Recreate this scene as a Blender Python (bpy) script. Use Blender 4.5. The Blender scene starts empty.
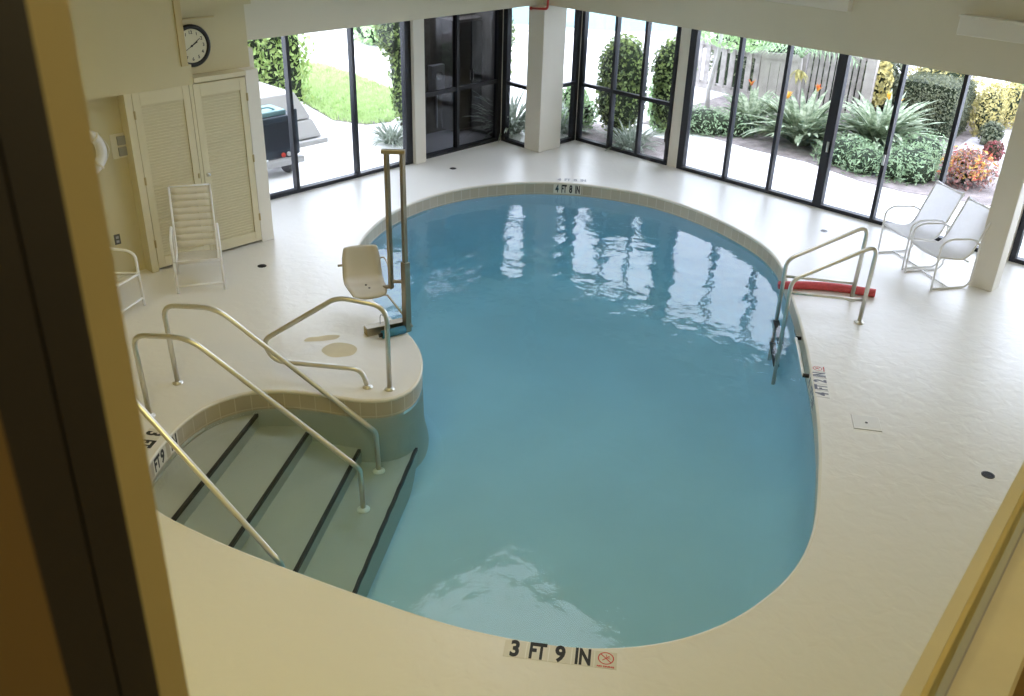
import bpy, bmesh, math, random
from mathutils import Vector, Matrix
random.seed(7)
R = math.radians
scn = bpy.context.scene
col = scn.collection

# ------------------------------------------------------------------ materials
def new_mat(name):
    m = bpy.data.materials.new(name); m.use_nodes = True
    nt = m.node_tree
    b = nt.nodes.get('Principled BSDF')
    return m, nt, b

def pmat(name, c, rough=.5, metal=0., var=0., scale=6., bump=0., bscale=60., spec=.5, var_c=None, coat=0.):
    m, nt, b = new_mat(name)
    b.inputs['Roughness'].default_value = rough
    b.inputs['Metallic'].default_value = metal
    b.inputs['Specular IOR Level'].default_value = spec
    b.inputs['Coat Weight'].default_value = coat
    b.inputs['Base Color'].default_value = (*c, 1)
    tc = nt.nodes.new('ShaderNodeTexCoord')
    if var or var_c:
        n = nt.nodes.new('ShaderNodeTexNoise'); n.inputs['Scale'].default_value = scale
        n.inputs['Detail'].default_value = 4
        nt.links.new(tc.outputs['Object'], n.inputs['Vector'])
        mx = nt.nodes.new('ShaderNodeMix'); mx.data_type = 'RGBA'
        c2 = var_c or tuple(max(0, k * (1 - var)) for k in c)
        mx.inputs['A'].default_value = (*c, 1); mx.inputs['B'].default_value = (*c2, 1)
        rp = nt.nodes.new('ShaderNodeMapRange')
        rp.inputs['From Min'].default_value = .35; rp.inputs['From Max'].default_value = .65
        nt.links.new(n.outputs['Fac'], rp.inputs['Value'])
        nt.links.new(rp.outputs['Result'], mx.inputs['Factor'])
        nt.links.new(mx.outputs['Result'], b.inputs['Base Color'])
    if bump:
        n2 = nt.nodes.new('ShaderNodeTexNoise'); n2.inputs['Scale'].default_value = bscale
        nt.links.new(tc.outputs['Object'], n2.inputs['Vector'])
        bp = nt.nodes.new('ShaderNodeBump'); bp.inputs['Strength'].default_value = bump
        bp.inputs['Distance'].default_value = .01
        nt.links.new(n2.outputs['Fac'], bp.inputs['Height'])
        nt.links.new(bp.outputs['Normal'], b.inputs['Normal'])
    return m

M = {}
M['wall'] = pmat('cream_wall_paint', (.62, .555, .345), .6, var=.03, scale=1.5, bump=.05, bscale=90)
M['beam'] = pmat('cream_beam_paint', (.74, .69, .55), .6, var=.03, scale=1.5)
M['post'] = pmat('white_post_paint', (.80, .765, .68), .5, var=.03, scale=2)
M['ceil'] = pmat('ceiling_paint', (.82, .79, .68), .7, var=.03)
M['door'] = pmat('door_paint', (.69, .63, .43), .45, var=.02)
M['trimdark'] = pmat('ochre_trim', (.56, .46, .24), .6)
M['frame'] = pmat('dark_bronze_frame', (.020, .022, .030), .4, spec=.4)
M['steel'] = pmat('stainless_steel', (.76, .74, .69), .33, 1., bump=.02, bscale=200)
M['satin'] = pmat('satin_bronze_steel', (.40, .36, .28), .35, 1.)
M['white_metal'] = pmat('white_powder_coat', (.92, .92, .92), .5)
M['sling'] = pmat('white_mesh_sling', (.84, .84, .86), .7, var=.06, scale=25, bump=.2, bscale=300)
m_ = M['sling']; nt_ = m_.node_tree; b_ = nt_.nodes['Principled BSDF']
tr_ = nt_.nodes.new('ShaderNodeBsdfTranslucent'); tr_.inputs[0].default_value = (.84, .84, .86, 1)
ms_ = nt_.nodes.new('ShaderNodeMixShader'); ms_.inputs[0].default_value = .5
nt_.links.new(b_.outputs[0], ms_.inputs[1]); nt_.links.new(tr_.outputs[0], ms_.inputs[2]); nt_.links.new(ms_.outputs[0], nt_.nodes['Material Output'].inputs['Surface'])
M['strap'] = pmat('vinyl_strap', (.78, .74, .63), .5, var=.05, scale=8)
M['seat_plastic'] = pmat('beige_seat_plastic', (.64, .59, .49), .4)
M['red'] = pmat('red_foam', (.78, .12, .14), .6, var=.12, scale=30, bump=.1)
M['redpipe'] = pmat('red_pipe_paint', (.55, .06, .05), .4)
M['blue'] = pmat('blue_foam', (.04, .22, .34), .6, bump=.1)
M['black'] = pmat('black_plastic', (.012, .012, .015), .45)
M['ink'] = pmat('black_lettering', (.02, .02, .02), .6)
M['inkblue'] = pmat('worn_navy_lettering', (.14, .15, .20), .6)
M['redink'] = pmat('red_lettering', (.62, .07, .07), .6)
M['tile_white'] = pmat('white_marker_tile', (.72, .69, .60), .35)
M['tile_worn'] = pmat('worn_marker_tile', (.80, .79, .76), .45)
M['clockface'] = pmat('clock_face', (.74, .70, .52), .5)
M['brass'] = pmat('old_brass', (.50, .40, .20), .4, .8)
M['chrome'] = pmat('chrome', (.7, .7, .7), .15, 1.)
M['greyplastic'] = pmat('grey_plastic', (.36, .37, .40), .5)
M['outlet'] = pmat('dark_outlet', (.10, .10, .09), .5)
M['drain'] = pmat('dark_drain_grate', (.05, .05, .05), .5, .3)
M['ring'] = pmat('life_ring_white', (.80, .80, .80), .5)
M['jamb'] = pmat('olive_cream_paint', (.72, .62, .30), .6, var=.05, scale=12)
M['bronze'] = pmat('bronze_sash', (.045, .042, .038), .5)
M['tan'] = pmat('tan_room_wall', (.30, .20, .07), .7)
M['sill'] = pmat('sill_paint', (.76, .72, .56), .55, var=.05, scale=10)
M['alu'] = pmat('aluminium_track', (.60, .60, .56), .4, .6)
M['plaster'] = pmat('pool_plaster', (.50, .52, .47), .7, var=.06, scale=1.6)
M['basin'] = pmat('pale_blue_pool_plaster', (.585, .745, .84), .7, var=.05, scale=1.2)
M['nosing'] = pmat('black_nosing_tile', (.015, .015, .02), .5)
M['concrete'] = pmat('white_concrete_walk', (.80, .79, .77), .8, var=.05, scale=.7)
M['soil'] = pmat('mulch_soil', (.36, .31, .30), .95, var=.4, scale=6, bump=.5, bscale=30)
M['gravel'] = pmat('pale_gravel', (.68, .64, .66), .95, var=.25, scale=25)
M['wood'] = pmat('weathered_fence_wood', (.46, .42, .40), .85, var=.35, scale=5)
M['wood_pale'] = pmat('pale_fence_wood', (.50, .46, .43), .85, var=.2, scale=5)
M['trunk_pale'] = pmat('pale_bark', (.50, .48, .46), .8, var=.2)
M['bark'] = pmat('dark_bark', (.06, .05, .035), .9)
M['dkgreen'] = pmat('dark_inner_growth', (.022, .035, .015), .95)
M['dkbrown'] = pmat('dark_exterior_brown', (.17, .155, .14), .7, var=.3)
M['dkgrey'] = pmat('dark_grey_paving', (.50, .50, .52), .7)
M['midgrey'] = pmat('grey_box_metal', (.42, .42, .44), .5)
M['cartdark'] = pmat('dark_cart_body', (.035, .045, .06), .4)
M['teal'] = pmat('teal_lid', (.22, .36, .38), .3)
M['offwhite'] = pmat('offwhite_cover', (.46, .45, .44), .6)
M['lamp_red'] = pmat('red_lens', (.6, .05, .03), .3)
M['turq'] = pmat('turquoise_pool', (.16, .26, .275), .6, spec=.1)

def leafmat(name, c1, c2, scale=4.):
    m, nt, b = new_mat(name)
    b.inputs['Roughness'].default_value = .5
    tc = nt.nodes.new('ShaderNodeTexCoord')
    n = nt.nodes.new('ShaderNodeTexNoise'); n.inputs['Scale'].default_value = scale * 3
    n.inputs['Detail'].default_value = 3
    nt.links.new(tc.outputs['Object'], n.inputs['Vector'])
    rp = nt.nodes.new('ShaderNodeMapRange')
    rp.inputs['From Min'].default_value = .38; rp.inputs['From Max'].default_value = .62
    nt.links.new(n.outputs['Fac'], rp.inputs['Value'])
    mx = nt.nodes.new('ShaderNodeMix'); mx.data_type = 'RGBA'
    mx.inputs['A'].default_value = (*c1, 1); mx.inputs['B'].default_value = (*c2, 1)
    nt.links.new(rp.outputs['Result'], mx.inputs['Factor'])
    nt.links.new(mx.outputs['Result'], b.inputs['Base Color'])
    tr = nt.nodes.new('ShaderNodeBsdfTranslucent')
    nt.links.new(mx.outputs['Result'], tr.inputs['Color'])
    ms = nt.nodes.new('ShaderNodeMixShader'); ms.inputs[0].default_value = .25
    nt.links.new(b.outputs[0], ms.inputs[1]); nt.links.new(tr.outputs[0], ms.inputs[2])
    nt.links.new(ms.outputs[0], nt.nodes['Material Output'].inputs['Surface'])
    return m
L = {}
L['hedge'] = leafmat('hedge_leaves', (.28, .42, .12), (.48, .60, .22))
L['dark'] = leafmat('dark_hedge_leaves', (.12, .14, .09), (.22, .24, .14))
L['topiary'] = leafmat('topiary_leaves', (.09, .14, .055), (.32, .42, .13))
L['fresh'] = leafmat('fresh_green_leaves', (.28, .46, .20), (.52, .68, .36))
L['juniper'] = leafmat('juniper_sprigs', (.25, .37, .21), (.47, .61, .38))
L['strap'] = leafmat('strap_leaves', (.17, .24, .14), (.50, .56, .40))
L['grey'] = leafmat('grey_green_blades', (.22, .28, .21), (.50, .54, .46))
L['palm'] = leafmat('palm_leaflets', (.24, .40, .22), (.42, .52, .30))
L['yellow'] = leafmat('yellow_green_leaves', (.34, .32, .14), (.74, .64, .26))
L['croton'] = leafmat('croton_leaves', (.62, .10, .09), (.80, .66, .16), 5)
L['crotondark'] = leafmat('croton_grey_leaves', (.22, .22, .18), (.52, .24, .22), 5)  # greyish and dull red growth beneath the bright croton leaves
L['redleaf'] = leafmat('red_leaves', (.30, .05, .06), (.18, .10, .07))
L['orange'] = leafmat('orange_petals', (.85, .42, .05), (.9, .55, .08))
L['redor'] = leafmat('red_orange_petals', (.75, .12, .05), (.85, .50, .08))
L['lawn'] = leafmat('lawn_blades', (.44, .60, .24), (.60, .74, .38), 2)

# deck: glossy painted floor with damp film and dry patches
def deck_mat():
    m, nt, b = new_mat('painted_deck')
    N = nt.nodes.new; Lk = nt.links.new
    tc = N('ShaderNodeTexCoord')
    n = N('ShaderNodeTexNoise'); n.inputs['Scale'].default_value = 1.1; n.inputs['Detail'].default_value = 5
    Lk(tc.outputs['Object'], n.inputs['Vector'])
    cr = N('ShaderNodeMix'); cr.data_type = 'RGBA'
    cr.inputs['A'].default_value = (.85, .835, .80, 1); cr.inputs['B'].default_value = (.835, .815, .765, 1)
    Lk(n.outputs['Fac'], cr.inputs['Factor'])
    Lk(cr.outputs['Result'], b.inputs['Base Color'])
    # damp film: roughness and small bump swirls
    n2 = N('ShaderNodeTexNoise'); n2.inputs['Scale'].default_value = 1.7; n2.inputs['Detail'].default_value = 2
    n2.inputs['Distortion'].default_value = .3
    Lk(tc.outputs['Object'], n2.inputs['Vector'])
    mr = N('ShaderNodeMapRange'); mr.inputs['From Min'].default_value = .15; mr.inputs['From Max'].default_value = .85
    mr.inputs['To Min'].default_value = .285; mr.inputs['To Max'].default_value = .37
    Lk(n2.outputs['Fac'], mr.inputs['Value']); Lk(mr.outputs['Result'], b.inputs['Roughness'])
    n3 = N('ShaderNodeTexNoise'); n3.inputs['Scale'].default_value = 7; n3.inputs['Detail'].default_value = 2
    n3.inputs['Distortion'].default_value = .5
    Lk(tc.outputs['Object'], n3.inputs['Vector'])
    bp = N('ShaderNodeBump'); bp.inputs['Strength'].default_value = .22; bp.inputs['Distance'].default_value = .02
    Lk(n3.outputs['Fac'], bp.inputs['Height']); Lk(bp.outputs['Normal'], b.inputs['Normal'])
    b.inputs['Specular IOR Level'].default_value = .42
    return m
M['deck'] = deck_mat()
M['dry'] = pmat('dry_yellowed_patch', (.74, .66, .46), .75, var=.05)

def tile_mat():
    m, nt, b = new_mat('waterline_tile')
    N = nt.nodes.new; Lk = nt.links.new
    tc = N('ShaderNodeTexCoord')
    br = N('ShaderNodeTexBrick'); br.offset = 0.
    br.inputs['Color1'].default_value = (.52, .455, .34, 1); br.inputs['Color2'].default_value = (.45, .39, .29, 1)
    br.inputs['Mortar'].default_value = (.60, .55, .46, 1)
    br.inputs['Scale'].default_value = 1.; br.inputs['Mortar Size'].default_value = .005
    br.inputs['Brick Width'].default_value = .152; br.inputs['Row Height'].default_value = .152
    Lk(tc.outputs['UV'], br.inputs['Vector']); Lk(br.outputs['Color'], b.inputs['Base Color'])
    b.inputs['Roughness'].default_value = .3
    return m
M['tile'] = tile_mat()

def glass_mat(name, tint, f0=.06):
    m, nt, b = new_mat(name)
    nt.nodes.remove(b)
    N = nt.nodes.new; Lk = nt.links.new
    t = N('ShaderNodeBsdfTransparent'); t.inputs[0].default_value = (*tint, 1)
    g = N('ShaderNodeBsdfGlossy'); g.inputs['Roughness'].default_value = .01
    fr = N('ShaderNodeFresnel'); fr.inputs['IOR'].default_value = 1.25
    ms = N('ShaderNodeMixShader'); Lk(fr.outputs[0], ms.inputs[0]); Lk(t.outputs[0], ms.inputs[1]); Lk(g.outputs[0], ms.inputs[2])
    Lk(ms.outputs[0], nt.nodes['Material Output'].inputs['Surface'])
    return m
M['glass'] = glass_mat('window_glass', (.93, .95, .96))
M['glass_dark'] = glass_mat('tinted_window_glass', (.78, .79, .82))
M['glass_side'] = glass_mat('garden_window_glass', (.90, .92, .94))
M['frost'] = glass_mat('skylight_glazing', (.99, 1., 1.))

def water_mat():
    m, nt, b = new_mat('pool_water')
    nt.nodes.remove(b)
    N = nt.nodes.new; Lk = nt.links.new
    tc = N('ShaderNodeTexCoord')
    n1 = N('ShaderNodeTexNoise'); n1.inputs['Scale'].default_value = 2.3; n1.inputs['Detail'].default_value = 2
    n2 = N('ShaderNodeTexNoise'); n2.inputs['Scale'].default_value = 13.; n2.inputs['Detail'].default_value = 2
    Lk(tc.outputs['Object'], n1.inputs['Vector']); Lk(tc.outputs['Object'], n2.inputs['Vector'])
    ad = N('ShaderNodeMath'); ad.operation = 'MULTIPLY_ADD'; ad.inputs[1].default_value = .13
    Lk(n2.outputs['Fac'], ad.inputs[0]); Lk(n1.outputs['Fac'], ad.inputs[2])
    bp = N('ShaderNodeBump'); bp.inputs['Strength'].default_value = 1.; bp.inputs['Distance'].default_value = .0135
    Lk(ad.outputs[0], bp.inputs['Height'])
    t = N('ShaderNodeBsdfTransparent'); t.inputs[0].default_value = (1, 1, 1, 1)
    g = N('ShaderNodeBsdfGlossy'); g.inputs['Roughness'].default_value = .02
    fr = N('ShaderNodeFresnel'); fr.inputs['IOR'].default_value = 1.33
    Lk(bp.outputs['Normal'], g.inputs['Normal']); Lk(bp.outputs['Normal'], fr.inputs['Normal'])
    ms = N('ShaderNodeMixShader'); Lk(fr.outputs[0], ms.inputs[0]); Lk(t.outputs[0], ms.inputs[1]); Lk(g.outputs[0], ms.inputs[2])
    Lk(ms.outputs[0], nt.nodes['Material Output'].inputs['Surface'])
    va = N('ShaderNodeVolumeAbsorption'); va.inputs['Color'].default_value = (.80, .97, .99, 1)
    va.inputs['Density'].default_value = 1.
    Lk(va.outputs[0], nt.nodes['Material Output'].inputs['Volume'])
    return m
M['water'] = water_mat()

# ------------------------------------------------------------------ mesh helpers
class MB:
    def __init__(s): s.bm = bmesh.new()
    def box(s, x0, x1, y0, y1, z0, z1, mat=None):
        vs = [s.bm.verts.new(p) for p in ((x0,y0,z0),(x1,y0,z0),(x1,y1,z0),(x0,y1,z0),(x0,y0,z1),(x1,y0,z1),(x1,y1,z1),(x0,y1,z1))]
        if mat is not None:
            for v in vs: v.co = mat @ v.co
        for f in ((3,2,1,0),(4,5,6,7),(0,1,5,4),(1,2,6,5),(2,3,7,6),(3,0,4,7)):
            s.bm.faces.new([vs[i] for i in f])
        return s
    def prism(s, poly, z0, z1):
        n = len(poly)
        a = [s.bm.verts.new((p[0], p[1], z0)) for p in poly]; b = [s.bm.verts.new((p[0], p[1], z1)) for p in poly]
        for i in range(n):
            j = (i + 1) % n; s.bm.faces.new((a[i], a[j], b[j], b[i]))
        s.bm.faces.new(b); s.bm.faces.new(a[::-1])
        return s
    def tube(s, pts, r, seg=10, closed=False, caps=True, r1=None):
        pts = [Vector(p) for p in pts]; n = len(pts)
        rings = []; up = None
        for i, p in enumerate(pts):
            if closed: t = (pts[(i+1) % n] - pts[i-1])
            else: t = pts[min(i+1, n-1)] - pts[max(i-1, 0)]
            t.normalize()
            if up is None:
                up = Vector((0,0,1)) if abs(t.z) < .9 else Vector((1,0,0))
            a = t.cross(up)
            if a.length < 1e-4: a = t.orthogonal()
            a.normalize(); b = a.cross(t).normalized(); up = b
            rr = r if r1 is None else r + (r1 - r) * i / max(1, n - 1)
            rings.append([s.bm.verts.new(p + a * rr * math.cos(2*math.pi*k/seg) + b * rr * math.sin(2*math.pi*k/seg)) for k in range(seg)])
        m = n if closed else n - 1
        for i in range(m):
            A, B = rings[i], rings[(i+1) % n]
            for k in range(seg):
                s.bm.faces.new((A[k], A[(k+1) % seg], B[(k+1) % seg], B[k]))
        if caps and not closed:
            s.bm.faces.new(rings[0][::-1]); s.bm.faces.new(rings[-1])
        return s
    def lathe(s, prof, c=(0,0,0), seg=24, axis='z'):
        rings = []
        for (r, h) in prof:
            ring = []
            for k in range(seg):
                a = 2*math.pi*k/seg; x, y = r*math.cos(a), r*math.sin(a)
                p = (x, y, h) if axis == 'z' else ((x, -h, y) if axis == 'y' else (h, x, y))
                ring.append(s.bm.verts.new((p[0]+c[0], p[1]+c[1], p[2]+c[2])))
            rings.append(ring)
        for A, B in zip(rings, rings[1:]):
            for k in range(seg): s.bm.faces.new((A[k], A[(k+1) % seg], B[(k+1) % seg], B[k]))
        s.bm.faces.new(rings[0][::-1]); s.bm.faces.new(rings[-1])
        return s
    def quad(s, a, b, c, d):
        s.bm.faces.new([s.bm.verts.new(p) for p in (a, b, c, d)]); return s
    def build(s, name, mat, parent=None, smooth=False, bevel=0., recalc=True):
        if recalc: bmesh.ops.recalc_face_normals(s.bm, faces=s.bm.faces)
        me = bpy.data.meshes.new(name); s.bm.to_mesh(me); s.bm.free()
        if smooth:
            for p in me.polygons: p.use_smooth = True
        o = bpy.data.objects.new(name, me); col.objects.link(o)
        if mat is not None: me.materials.append(mat)
        if parent: o.parent = parent
        if bevel:
            md = o.modifiers.new('bevel', 'BEVEL'); md.width = bevel; md.segments = 2; md.limit_method = 'ANGLE'
        return o

def tag(o, label=None, cat=None, group=None, kind=None):
    if label: o['label'] = label
    if cat: o['category'] = cat
    if group: o['group'] = group
    if kind: o['kind'] = kind
    return o
def thing(name, label, cat, loc=(0,0,0), rz=0., group=None, kind=None):
    o = bpy.data.objects.new(name, None); col.objects.link(o)
    o.empty_display_size = .1
    o.location = loc; o.rotation_euler = (0, 0, rz)
    return tag(o, label, cat, group, kind)
def struct(name, loc=(0,0,0), rz=0., label=None):
    o = bpy.data.objects.new(name, None); col.objects.link(o); o.location = loc; o.rotation_euler = (0,0,rz)
    o.empty_display_size = .1
    tag(o, label, None, None, 'structure'); return o
def smesh(mb, name, mat, label=None, **k):
    o = mb.build(name, mat, **k); tag(o, label, None, None, 'structure'); return o
def copy_tree(o, parent=None):
    c = o.copy(); col.objects.link(c)
    if parent: c.parent = parent
    for ch in list(o.children): copy_tree(ch, c)
    return c

def rounded(pts, r, n=6):
    """polyline with rounded inner corners; r one number or one per corner"""
    pts = [Vector(p) for p in pts]; out = [pts[0]]
    for i in range(1, len(pts) - 1):
        p = pts[i]; rr = r[i-1] if isinstance(r, (list, tuple)) else r
        a = pts[i-1] - p; b = pts[i+1] - p
        d = min(rr, a.length * .48, b.length * .48)
        A = p + a.normalized() * d; B = p + b.normalized() * d
        for k in range(n + 1):
            t = k / n
            out.append(A * (1-t)**2 + p * 2*t*(1-t) + B * t*t)
    out.append(pts[-1]); return out

def text_mesh(name, s, size, mat, parent, M4, bold=.0, sx=1., ext=.0008):
    cu = bpy.data.curves.new(name, 'FONT'); cu.body = s; cu.size = size; cu.align_x = 'CENTER'; cu.align_y = 'CENTER'
    cu.offset = bold; cu.extrude = ext; cu.resolution_u = 3
    t = bpy.data.objects.new(name + '_tmp', cu); col.objects.link(t)
    bpy.context.view_layer.update()
    me = bpy.data.meshes.new_from_object(t.evaluated_get(bpy.context.evaluated_depsgraph_get()))
    bpy.data.objects.remove(t)
    me.transform(M4 @ Matrix.Diagonal((sx, 1, 1, 1)))
    me.materials.clear(); me.materials.append(mat); me.name = name
    o = bpy.data.objects.new(name, me); col.objects.link(o); o.parent = parent
    return o

# ------------------------------------------------------------------ pool outline (metres, deck plane)
EDGE = [(6.904,9.379),(7.153,9.579),(7.6,9.858),(7.962,10.016),(8.302,10.12),(8.683,10.185),(9.115,10.20),(9.538,10.14),(9.903,10.015),(10.336,9.79),(10.687,9.496),(11.034,9.066),(11.238,8.61),(11.376,8.226),(11.43,7.714),(11.367,7.131),(11.218,6.531),(10.958,5.897),(10.71,5.524),(10.35,5.16),(9.7,4.666),(9.189,4.279),(8.598,3.86),(8.178,3.583),(7.894,3.395),(7.407,3.09),(6.8,2.74),(6.458,2.569),(6.177,2.423),(5.957,2.324),(5.715,2.237),(5.462,2.17),(5.194,2.142),(4.89,2.147),(4.623,2.179),(4.379,2.244),(4.159,2.333),(3.915,2.482),(3.696,2.666),(3.59,2.778),(3.468,2.944),(3.334,3.159),(3.245,3.304),(3.145,3.506),(2.999,3.848),(2.878,4.178),(2.773,4.448),(2.69,4.70),(2.519,5.187),(2.38,5.72),(2.325,5.94),(2.32,6.2),(2.40,6.42),(2.575,6.601),(2.812,6.792),(2.956,6.91),(3.177,7.033),(3.361,7.095),(3.579,7.115),(3.795,7.065),(3.93,6.985),(4.094,6.819),(4.232,6.635),(4.365,6.39),(4.46,6.22),(4.58,6.08),(4.717,6.005),(4.868,5.988),(5.027,6.047),(5.208,6.17),(5.432,6.407),(5.56,6.60),(5.65,6.80),(5.73,7.05),(5.82,7.45),(5.967,7.936),(6.22,8.50),(6.55,9.02)]
def resample(pts, n):
    P = [Vector((p[0], p[1], 0)) for p in pts]; m = len(P); dense = []
    for i in range(m):
        p0, p1, p2, p3 = P[i-1], P[i], P[(i+1) % m], P[(i+2) % m]
        for k in range(8):
            t = k / 8
            dense.append(.5 * ((2*p1) + (p2-p0)*t + (2*p0-5*p1+4*p2-p3)*t*t + (3*p1-p0-3*p2+p3)*t**3))
    def arc(D, n):
        L_ = [0]
        for i in range(len(D)): L_.append(L_[-1] + (D[(i+1) % len(D)] - D[i]).length)
        out = []; j = 0
        for k in range(n):
            s = L_[-1] * k / n
            while L_[j+1] < s: j += 1
            f = (s - L_[j]) / max(1e-9, L_[j+1] - L_[j])
            out.append(D[j].lerp(D[(j+1) % len(D)], f))
        return out
    D = arc(dense, n)
    for _ in range(5):
        D = [(D[i-1] + D[i]*2 + D[(i+1) % n]) / 4 for i in range(n)]
    return D
OUT = resample(EDGE, 260)          # runs clockwise
NO = len(OUT)
def normals(D):
    r = []
    for i in range(len(D)):
        t = (D[(i+1) % len(D)] - D[i-1]).normalized()
        r.append(Vector((-t.y, t.x, 0)))   # left of travel = away from the water for a clockwise outline
    return r
NRM = normals(OUT)
WATER = -.20

# ---- floor with the pool opening
ROOM = [(-2.6, -.35), (13.0, -.35), (13.0, 11.9), (-2.6, 11.9)]
bm = bmesh.new()
LIP = .025
inner = [OUT[i] + NRM[i] * LIP for i in range(NO)]
vi = [bm.verts.new(p) for p in inner]
vo = []
def edge_pts(a, b, n): return [(a[0] + (b[0]-a[0])*k/n, a[1] + (b[1]-a[1])*k/n) for k in range(n)]
rim = []
for a, b in zip(ROOM, ROOM[1:] + ROOM[:1]): rim += edge_pts(a, b, 12)
vo = [bm.verts.new((p[0], p[1], 0)) for p in rim]
es = [bm.edges.new((vi[i], vi[(i+1) % NO])) for i in range(NO)] + [bm.edges.new((vo[i], vo[(i+1) % len(vo)])) for i in range(len(vo))]
bmesh.ops.triangle_fill(bm, use_beauty=True, edges=es, normal=(0, 0, 1))
for f in bm.faces:
    if f.normal.z < 0: f.normal_flip()
dn = [bm.verts.new((v.co.x, v.co.y, -.12)) for v in vo]
for i in range(len(vo)):
    j = (i+1) % len(vo); bm.faces.new((vo[j], vo[i], dn[i], dn[j]))
me = bpy.data.meshes.new('floor'); bm.to_mesh(me); bm.free(); me.materials.append(M['deck'])
floor = bpy.data.objects.new('floor', me); col.objects.link(floor)
tag(floor, 'glossy white painted pool deck around the water', None, None, 'structure')

# ---- the pool
pool = thing('swimming_pool', 'kidney-shaped indoor pool of blue water with black-edged entry steps', 'swimming pool', (0, 0, 0))
def ring_strip(prof, name, mat, parent, uv=False, smooth=True):
    """prof: list of (offset away from water, z)"""
    bm = bmesh.new(); uvl = bm.loops.layers.uv.new('UVMap') if uv else None
    rings = [[bm.verts.new(OUT[i] + NRM[i] * o + Vector((0, 0, z))) for i in range(NO)] for o, z in prof]
    acc = [0.]
    for i in range(NO): acc.append(acc[-1] + (OUT[(i+1) % NO] - OUT[i]).length)
    for k in range(len(rings) - 1):
        for i in range(NO):
            j = (i+1) % NO
            f = bm.faces.new((rings[k][i], rings[k][j], rings[k+1][j], rings[k+1][i])); f.smooth = smooth
            if uv:
                for lp, (u, v) in zip(f.loops, ((acc[i], prof[k][1]), (acc[i+1], prof[k][1]), (acc[i+1], prof[k+1][1]), (acc[i], prof[k+1][1]))):
                    lp[uvl].uv = (u, v + .032)
    bmesh.ops.recalc_face_normals(bm, faces=bm.faces)
    me = bpy.data.meshes.new(name); bm.to_mesh(me); bm.free(); me.materials.append(mat)
    o = bpy.data.objects.new(name, me); col.objects.link(o); o.parent = parent
    return o
M['coping'] = pmat('coping_paint', (.80, .76, .66), .4, var=.03, scale=2)
ring_strip([(LIP, 0), (.012, -.002), (.003, -.008), (0, -.018), (.002, -.028), (.008, -.032)], 'coping', M['coping'], pool)
ring_strip([(.008, -.032), (.008, -.205)], 'tile_band', M['tile'], pool, uv=True)
# basin walls and sloping bottom
bm = bmesh.new()
def zbot(p): return -.95 - .03 * max(0, min(9, (p.x - 3) * .7 + (p.y - 3) * .7))
top = [bm.verts.new(OUT[i] + NRM[i] * .008 + Vector((0, 0, -.205))) for i in range(NO)]
COVE = [(.0, .42), (.03, .28), (.08, .16), (.16, .07), (.27, .02), (.38, 0)]
rings = [top] + [[bm.verts.new(OUT[i] - NRM[i] * o * (.55 if OUT[i].x < 6 and 5.7 < OUT[i].y < 8 else 1) + Vector((0, 0, zbot(OUT[i]) + h))) for i in range(NO)] for o, h in COVE]
foot = rings[-1]
for A, B in zip(rings, rings[1:]):
    for i in range(NO):
        j = (i+1) % NO
        f = bm.faces.new((A[i], A[j], B[j], B[i])); f.smooth = True
es = [bm.edges.get((foot[i], foot[(i+1) % NO])) for i in range(NO)]
bmesh.ops.triangle_fill(bm, use_beauty=True, edges=es, normal=(0, 0, 1))
bmesh.ops.recalc_face_normals(bm, faces=bm.faces)
me = bpy.data.meshes.new('basin'); bm.to_mesh(me); bm.free(); me.materials.append(M['basin'])
basin = bpy.data.objects.new('basin', me); col.objects.link(basin); basin.parent = pool
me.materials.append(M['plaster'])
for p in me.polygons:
    if abs(p.normal.z) < .3 and p.center.x < 5.62 and p.center.y > 5.6: p.material_index = 1  # greyer plaster on the steep bay and lobe walls paints in their shade

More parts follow.
